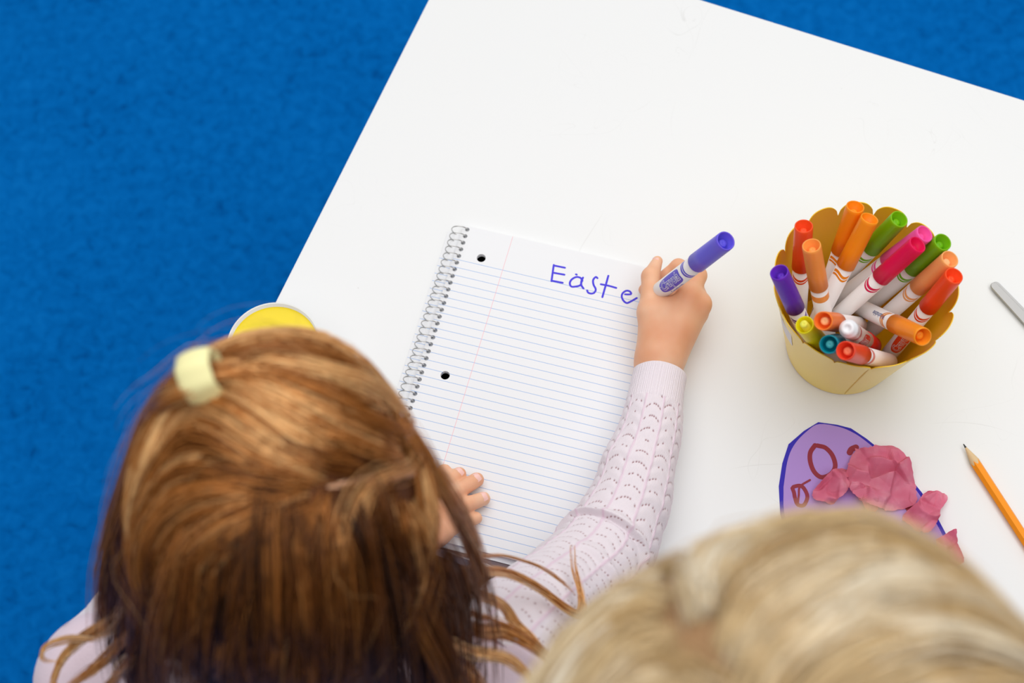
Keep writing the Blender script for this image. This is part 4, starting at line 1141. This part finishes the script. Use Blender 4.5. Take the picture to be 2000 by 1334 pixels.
# short underlayer that reads as locks
# loose locks with their own course
def lock(pts, n, spread, wid, k=26, conv=0.6, tadd=0.0):
    path = resample([px(*p) for p in pts], k)[None]
    S, wd, B, Nn = strands_from_paths(path, np.array([-0.1, -0.3, 0.4]), n, spread, wid, wave=0.0014, conv=conv, root_in=False, tadd=tadd, taper_end=0.12, mixw=(0.25, 0.35, 0.40), stag=0.15)
    hairs.append(strand_mesh(S, wd, B, Nn))
for pts, n, sp in (
    ([(880, 1120, 330), (930, 1118, 270), (990, 1122, 215), (1050, 1150, 185), (1100, 1186, 168), (1128, 1200, 160), (1137, 1185, 155), (1133, 1150, 148), (1122, 1110, 140), (1118, 1065, 132)], 34, 0.0022),
    ([(880, 1085, 330), (930, 1088, 270), (985, 1086, 215), (1050, 1106, 180), (1100, 1138, 165), (1125, 1160, 158)], 9, 0.0010),
    ([(870, 1140, 330), (930, 1160, 270), (980, 1182, 235), (1010, 1222, 222), (1050, 1260, 215), (1100, 1330, 205)], 34, 0.0024),
    ([(870, 1200, 330), (925, 1232, 280), (985, 1236, 250), (1040, 1262, 238), (1080, 1300, 228), (1100, 1345, 220)], 46, 0.0028),
    ([(870, 1180, 330), (930, 1200, 280), (1000, 1225, 245), (1060, 1270, 230), (1095, 1320, 220)], 14, 0.0014),
    ([(860, 1250, 330), (920, 1275, 290), (985, 1285, 265), (1030, 1320, 250), (1050, 1360, 240)], 30, 0.0026),
    ([(810, 1240, 340), (870, 1290, 300), (925, 1330, 275), (960, 1370, 260)], 70, 0.0055),
    ([(250, 1180, 330), (215, 1218, 280), (160, 1248, 255), (125, 1285, 242), (105, 1330, 235), (98, 1380, 228)], 40, 0.0024),
    ([(240, 1220, 320), (190, 1243, 280), (140, 1247, 258), (100, 1258, 248), (82, 1276, 244), (90, 1292, 240), (125, 1294, 238)], 9, 0.0008),
    ([(260, 1230, 320), (225, 1270, 280), (180, 1310, 258), (120, 1350, 245)], 40, 0.0026),
    ([(270, 1280, 320), (230, 1320, 280), (190, 1360, 255)], 36, 0.0030)):
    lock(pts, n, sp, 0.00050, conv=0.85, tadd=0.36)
# gathered tail below the tie
TIE = ell_hit(HC_G, RADG * 1.16, (396, 737))
def onh(p, k): return ell_hit(HC_G, RADG * k, p)
ztie = (TIE[2] - ZT) * 1000
pt = [onh((530, 745), 1.02), px(450, 728, ztie + 1), TIE, px(352, 760, ztie - 5), px(318, 806, 424), px(282, 896, 384), px(248, 1005, 335), px(222, 1115, 290), px(218, 1225, 240)]
t = np.linspace(0, 1, 26); pinch = 1 - 0.5 * np.exp(-((t - 0.27) / 0.12) ** 2)
for (ox, oy) in ((540, 745), (600, 715), (570, 690), (640, 770), (520, 775), (610, 740), (500, 705), (660, 730), (560, 800), (530, 725)):
    p2 = [onh((ox, oy), 0.975), onh((ox * 0.55 + 450 * 0.45, oy * 0.55 + 730 * 0.45), 1.03)] + pt[1:]
    p2 = resample(p2, 26); off = rng.normal(0, 0.0030, 3)
    S, wd, B, Nn = strands_from_paths((p2 + off * np.clip(t * 2 - 0.2, 0, 1)[:, None] * pinch[:, None])[None], HC_G, 44, 0.0045, 0.00042, wave=0.0015, conv=-0.25, root_in=True)
    S = p2[None] + (S - p2[None]) * pinch[None, :, None]
    hairs.append(strand_mesh(S, wd, B, Nn))
lock([(372, 800, 440), (322, 895, 405), (280, 1000, 360), (246, 1105, 315), (236, 1215, 262)], 300, 0.0080, 0.00042, conv=-0.1, tadd=-0.15)  # lowered tone puts shade into the colour of the hanging left locks
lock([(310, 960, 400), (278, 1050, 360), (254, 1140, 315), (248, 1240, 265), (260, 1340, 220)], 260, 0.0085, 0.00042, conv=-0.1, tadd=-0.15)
for xx in range(300, 900, 50):
    for rep_ in range(4):
        y0 = rng.uniform(985, 1080); e = (xx - 560)
        q0 = onh((560 + e * 0.72, y0 - 40), 0.985); q1 = onh((560 + e * 0.92, y0 + 60), 1.035); q2 = onh((560 + e * 1.05, 1215), 1.065); z2 = (q2[2] - ZT) * 1000
        pth = resample([q0, q1, q2, px(560 + e * 1.08, 1310, z2 - 45), px(560 + e * 1.05, 1420, z2 - 120)], 22)[None]
        S, wd, B, Nn = strands_from_paths(pth + rng.normal(0, 0.0035, (1, 1, 3)), HC_G, 24, 0.0045, 0.00042, wave=0.0012, conv=0.2, root_in=True, tadd=-0.16, mixw=(0.14, 0.36, 0.50), stag=0.32)  # back curtain toned down: shade behind the head painted into the strands
        hairs.append(strand_mesh(S, wd, B, Nn))
lock([(330, 1080, 400), (300, 1180, 350), (292, 1280, 290), (300, 1390, 230)], 260, 0.0100, 0.00042, conv=-0.1, tadd=-0.15)  # shade painted in by the lower tone
for rep_ in range(4):
    j_ = rng.uniform(-14, 14, 2)
    pth = resample([onh((765 + j_[0], 800 + j_[1]), 0.96), onh((805 + j_[0], 860 + j_[1]), 1.02), px(850 + j_[0], 940 + j_[1], 396), px(893 + j_[0], 1015, 350), px(922 + j_[0], 1085, 308), px(934 + j_[0], 1165, 265)], 24)[None]
    S, wd, B, Nn = strands_from_paths(pth, HC_G, 50, 0.0038, 0.00042, wave=0.0014, conv=-0.2, root_in=True, mixw=(0.2, 0.35, 0.45), stag=0.3)
    hairs.append(strand_mesh(S, wd, B, Nn))
lock([(840, 1080, 390), (872, 1160, 340), (884, 1260, 280), (884, 1380, 220)], 260, 0.0090, 0.00042, conv=-0.1, tadd=-0.15)  # right hanging locks darkened too, painted shade
lock([(780, 1120, 400), (815, 1220, 350), (830, 1330, 290), (830, 1430, 240)], 220, 0.0100, 0.00042, conv=-0.1, tadd=-0.15)
# flyaways
sd2 = seeds_on(HC_G, RADG, 230, fG, 0.5, vw)
pf = march(HC_G, RADG, GP, GT, sd2, 14, 0.006, rng.uniform(0.004, 0.016, len(sd2)), 0.020, HC_G[2] - 0.03, 0.25, 0.35)
S, wd, B, Nn = strands_from_paths(pf, HC_G, 1, 0.004, 0.00013, wave=0.004, conv=-1.0)
hairs.append(strand_mesh(S, wd, B, Nn))
V, Q = join_arrays(hairs)
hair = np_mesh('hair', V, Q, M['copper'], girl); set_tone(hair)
def cap_mesh(C, rad, face, cut, m, parent, hole_dir=None):
    V = []; F = []; A, Bn = 40, 64
    for i in range(A + 1):
        for j in range(Bn):
            a = math.pi * i / A; b = 2 * math.pi * j / Bn
            V.append((math.sin(a) * math.cos(b), math.sin(a) * math.sin(b), math.cos(a)))
    for i in range(A):
        for j in range(Bn):
            f = (i * Bn + j, (i + 1) * Bn + j, (i + 1) * Bn + (j + 1) % Bn, i * Bn + (j + 1) % Bn)
            cen = np.mean([V[k] for k in f], 0)
            if cen @ face > cut or cen[2] < -0.75: continue
            F.append(f)
    o = mesh_obj('hair_underlayer', [C + rad * np.array(v) for v in V], F, m)
    return o
cp = cap_mesh(HC_G, RADG * 0.965, fG, 0.76, M['copper_base'], girl)
cp.parent = hair; cp.matrix_parent_inverse = hair.matrix_world.inverted() @ Matrix.Identity(4)
# parting: narrow strip of scalp
pp = [ell_hit(HC_G, RADG * 0.996, q) for q in ((640, 952), (690, 942), (745, 934), (800, 924), (835, 912))]
pl = catmull(pp, 20); Tn = np.gradient(pl, axis=0); nn = (pl - HC_G); bb = np.cross(Tn, nn); bb /= np.linalg.norm(bb, axis=1)[:, None]
wds = 0.0024 * np.sin(np.linspace(0.25, math.pi - 0.3, 20))[:, None]
V = np.vstack([pl - bb * wds, pl + nn * 0.006, pl + bb * wds]); F = []
for i in range(19): F += [(i, i + 1, 21 + i, 20 + i), (20 + i, 21 + i, 41 + i, 40 + i)]
mesh_obj('parting', V, F, M['skin'], girl)
# hair tie: soft elastic band round the gathered hair
tdir = px(352, 760, ztie - 5) - px(450, 728, ztie + 1); a_, b_, d_ = frame_from(tdir, TIE - HC_G)
ctr = TIE + (TIE - HC_G) / np.linalg.norm(TIE - HC_G) * 0.001
V = []; F = []
for i in range(40):
    th = 2 * math.pi * i / 40
    for j in range(16):
        ph = 2 * math.pi * j / 16
        rr = 0.0092 + 0.0022 * math.cos(ph) + 0.0004 * math.sin(7 * th)
        V.append(ctr + rr * 1.15 * (math.cos(th) * a_ + math.sin(th) * b_) + d_ * 0.0088 * math.sin(ph))
for i in range(40):
    for j in range(16): F.append((i * 16 + j, ((i + 1) % 40) * 16 + j, ((i + 1) % 40) * 16 + (j + 1) % 16, i * 16 + (j + 1) % 16))
mesh_obj('hair_tie', V, F, M['tie'], girl)

# ------------------------------------------------------------------ the blond child
HC_B = P(1542, 1580, 0.598)
boy = empty('person', (HC_B[0] + 0.02, HC_B[1] - 0.06, 0))
tag(boy, 'blond short-haired child seen from above in the right foreground', 'person')
fB = np.array([0.10, 0.62, -0.75]); fB /= np.linalg.norm(fB); upB = np.array([0, 0.5, 0.86])
hp, A_B = head_prims(HC_B, fB, upB, 1.02, (0.072, 0.080, 0.076))
bx_, by_ = HC_B[0], HC_B[1]
NBb = np.array([bx_ + 0.005, by_ - 0.05, HC_B[2] - 0.135]); CHb = np.array([bx_ + 0.01, by_ - 0.07, HC_B[2] - 0.28]); PEb = np.array([bx_ + 0.02, by_ - 0.05, 0.60])
SB = [NBb + np.array([q * 0.135, 0, -0.035]) for q in (1, -1)]
EB = [NBb + np.array([q * 0.165, 0.00, -0.24]) for q in (1, -1)]; WB = [np.array([bx_ + q * 0.155, by_ + 0.03, 0.62]) for q in (1, -1)]
FB_ = [np.array([bx_ + 0.02 + q * 0.065, by_ - 0.05, 0.07]) for q in (1, -1)]; KB = [np.array([bx_ + 0.02 + q * 0.062, by_ - 0.035, 0.34]) for q in (1, -1)]
def boy_torso(g): return [cone(NBb + [0, 0, -0.04], CHb, 0.055 + g, 0.085 + g, 0.04), cone(CHb, PEb, 0.085 + g, 0.082 + g, 0.04), cone(SB[0], SB[1], 0.042 + g, 0.042 + g, 0.05)] + \
    [cone(SB[i], EB[i], 0.036 + g, 0.028 + g, 0.02) for i in (0, 1)]
def boy_legs(g): return [cone(PEb + [q * 0.045, 0, 0], KB[i], 0.066 + g, 0.046 + g, 0.02) for i, q in enumerate((1, -1))] + [cone(KB[i], FB_[i], 0.044 + g, 0.028 + g, 0.015) for i in (0, 1)]
hb = [cone(HC_B + [0, -0.03, -0.06], NBb, 0.038, 0.040, 0.02)]
handsB = []
for i, q in enumerate((1, -1)):
    handsB += [cone(EB[i], WB[i], 0.027, 0.017, 0.01), cone(WB[i], WB[i] + [0, 0.02, -0.05], 0.016, 0.017, 0.01)]
    for k in range(4):
        b0 = WB[i] + [(-0.018 + 0.012 * k), 0.02, -0.06]; L_ = (0.030, 0.036, 0.034, 0.026)[k]
        handsB += [cone(b0, b0 + [0, 0.006, -L_ * 0.55], 0.0075, 0.0068, 0.004), cone(b0 + [0, 0.006, -L_ * 0.55], b0 + [0, 0.016, -L_], 0.0066, 0.0055, 0.003)]
    handsB += [cone(WB[i] + [-q * 0.012, 0.022, -0.025], WB[i] + [-q * 0.028, 0.034, -0.058], 0.009, 0.0062, 0.006)]
V, Q = join_arrays([sdf_mesh(hp + hb, 0.0035), sdf_mesh(boy_torso(-0.004) + boy_legs(-0.004), 0.009), sdf_mesh(handsB, 0.004)])
o = np_mesh('body', V, Q, M['skin'], boy); add_smooth(o, 2)
face_parts(A_B, 1.05, boy, plastic('iris_blue', (70, 100, 140)))
V, Q = sdf_mesh(boy_torso(0.006), 0.008); o = np_mesh('shirt', V, Q, M['boyshirt'], boy); add_smooth(o)
V, Q = sdf_mesh([cone(PEb + [0, 0, 0.05], PEb, 0.086, 0.09, 0.03)] + boy_legs(0.006), 0.008); o = np_mesh('trousers', V, Q, M['boytrousers'], boy); add_smooth(o)
for a in FB_:
    V, Q = sdf_mesh([ell(a + [0, 0.0, -0.03], (0.032, 0.040, 0.040)), ell(a + [0, 0.065, -0.045], (0.034, 0.068, 0.026), 0.02)], 0.005)
    V[:, 2] = np.maximum(V[:, 2], 0.0); np_mesh('shoe', V, Q, M['shoe'], boy)
RADB = np.array([0.0900, 0.0950, 0.0930])
gB = [[(1325, 1140), (1420, 1065), (1600, 1020), (1800, 1075), (1950, 1180)], [(1350, 1210), (1450, 1115), (1600, 1075), (1800, 1105), (1960, 1200)], [(1400, 1300), (1500, 1215), (1650, 1165), (1850, 1195), (2000, 1290)],
      [(1470, 1390), (1600, 1280), (1800, 1260), (1990, 1334)], [(1310, 1080), (1390, 1010), (1550, 992), (1720, 1015), (1850, 1090)], [(1420, 1340), (1530, 1250), (1700, 1210), (1880, 1250)],
      [(1300, 1100), (1240, 1130), (1170, 1200), (1115, 1300)], [(1335, 1200), (1260, 1235), (1190, 1310), (1150, 1400)], [(1380, 1290), (1300, 1320), (1240, 1390)], [(1305, 1060), (1250, 1085), (1180, 1160), (1110, 1250)], [(1520, 1480), (1640, 1380), (1820, 1350), (2000, 1400)], [(1480, 1470), (1400, 1480), (1330, 1540)], [(1520, 1560), (1600, 1520), (1760, 1480), (1900, 1500)]]
GPb, GTb = guide_field(HC_B, RADB, gB)
sb = seeds_on(HC_B, RADB, 420, fB, 0.75, None)
PARTB = catmull([ell_hit(HC_B, RADB, q) for q in ((1305, 1075), (1318, 1140), (1350, 1220), (1395, 1300), (1450, 1390))], 40)
ex = PARTB[rng.integers(0, 40, 130)] + rng.normal(0, 0.013, (130, 3)); ex = (ex - HC_B) / RADB; ex = HC_B + RADB * ex / np.linalg.norm(ex, axis=1)[:, None]
cr_ = rng.normal(0, 1, (230, 3)) * np.array([0.36, 0.36, 0.2]) + np.array([0.02, -0.30, 0.93]); cr_ = HC_B + RADB * cr_ / np.linalg.norm(cr_, axis=1)[:, None]
sb = off_part(np.vstack([sb, ex, cr_]), PARTB, 0.0050)
dpb = np.sqrt(((sb[:, None] - PARTB[None]) ** 2).sum(2)).min(1)
pb = march(HC_B, RADB, GPb, GTb, sb, 12, 0.0085, rng.uniform(0.0, 0.0125, len(sb)) * np.clip(dpb / 0.030, 0.1, 1), 0.022, HC_B[2] - 0.03, 0.0, 0.12)
S, wd, B, Nn = strands_from_paths(pb, HC_B, 15, 0.0042, 0.00050, wave=0.0012, conv=0.6, mixw=(0.62, 0.28, 0.10))
V, Q = strand_mesh(S, wd, B, Nn)
hairb = np_mesh('hair', V, Q, M['blond'], boy); set_tone(hairb)
cp = cap_mesh(HC_B, RADB * 0.965, fB, 0.72, M['blond_base'], boy); cp.parent = hairb; cp.matrix_parent_inverse = hairb.matrix_world.inverted() @ Matrix.Identity(4)
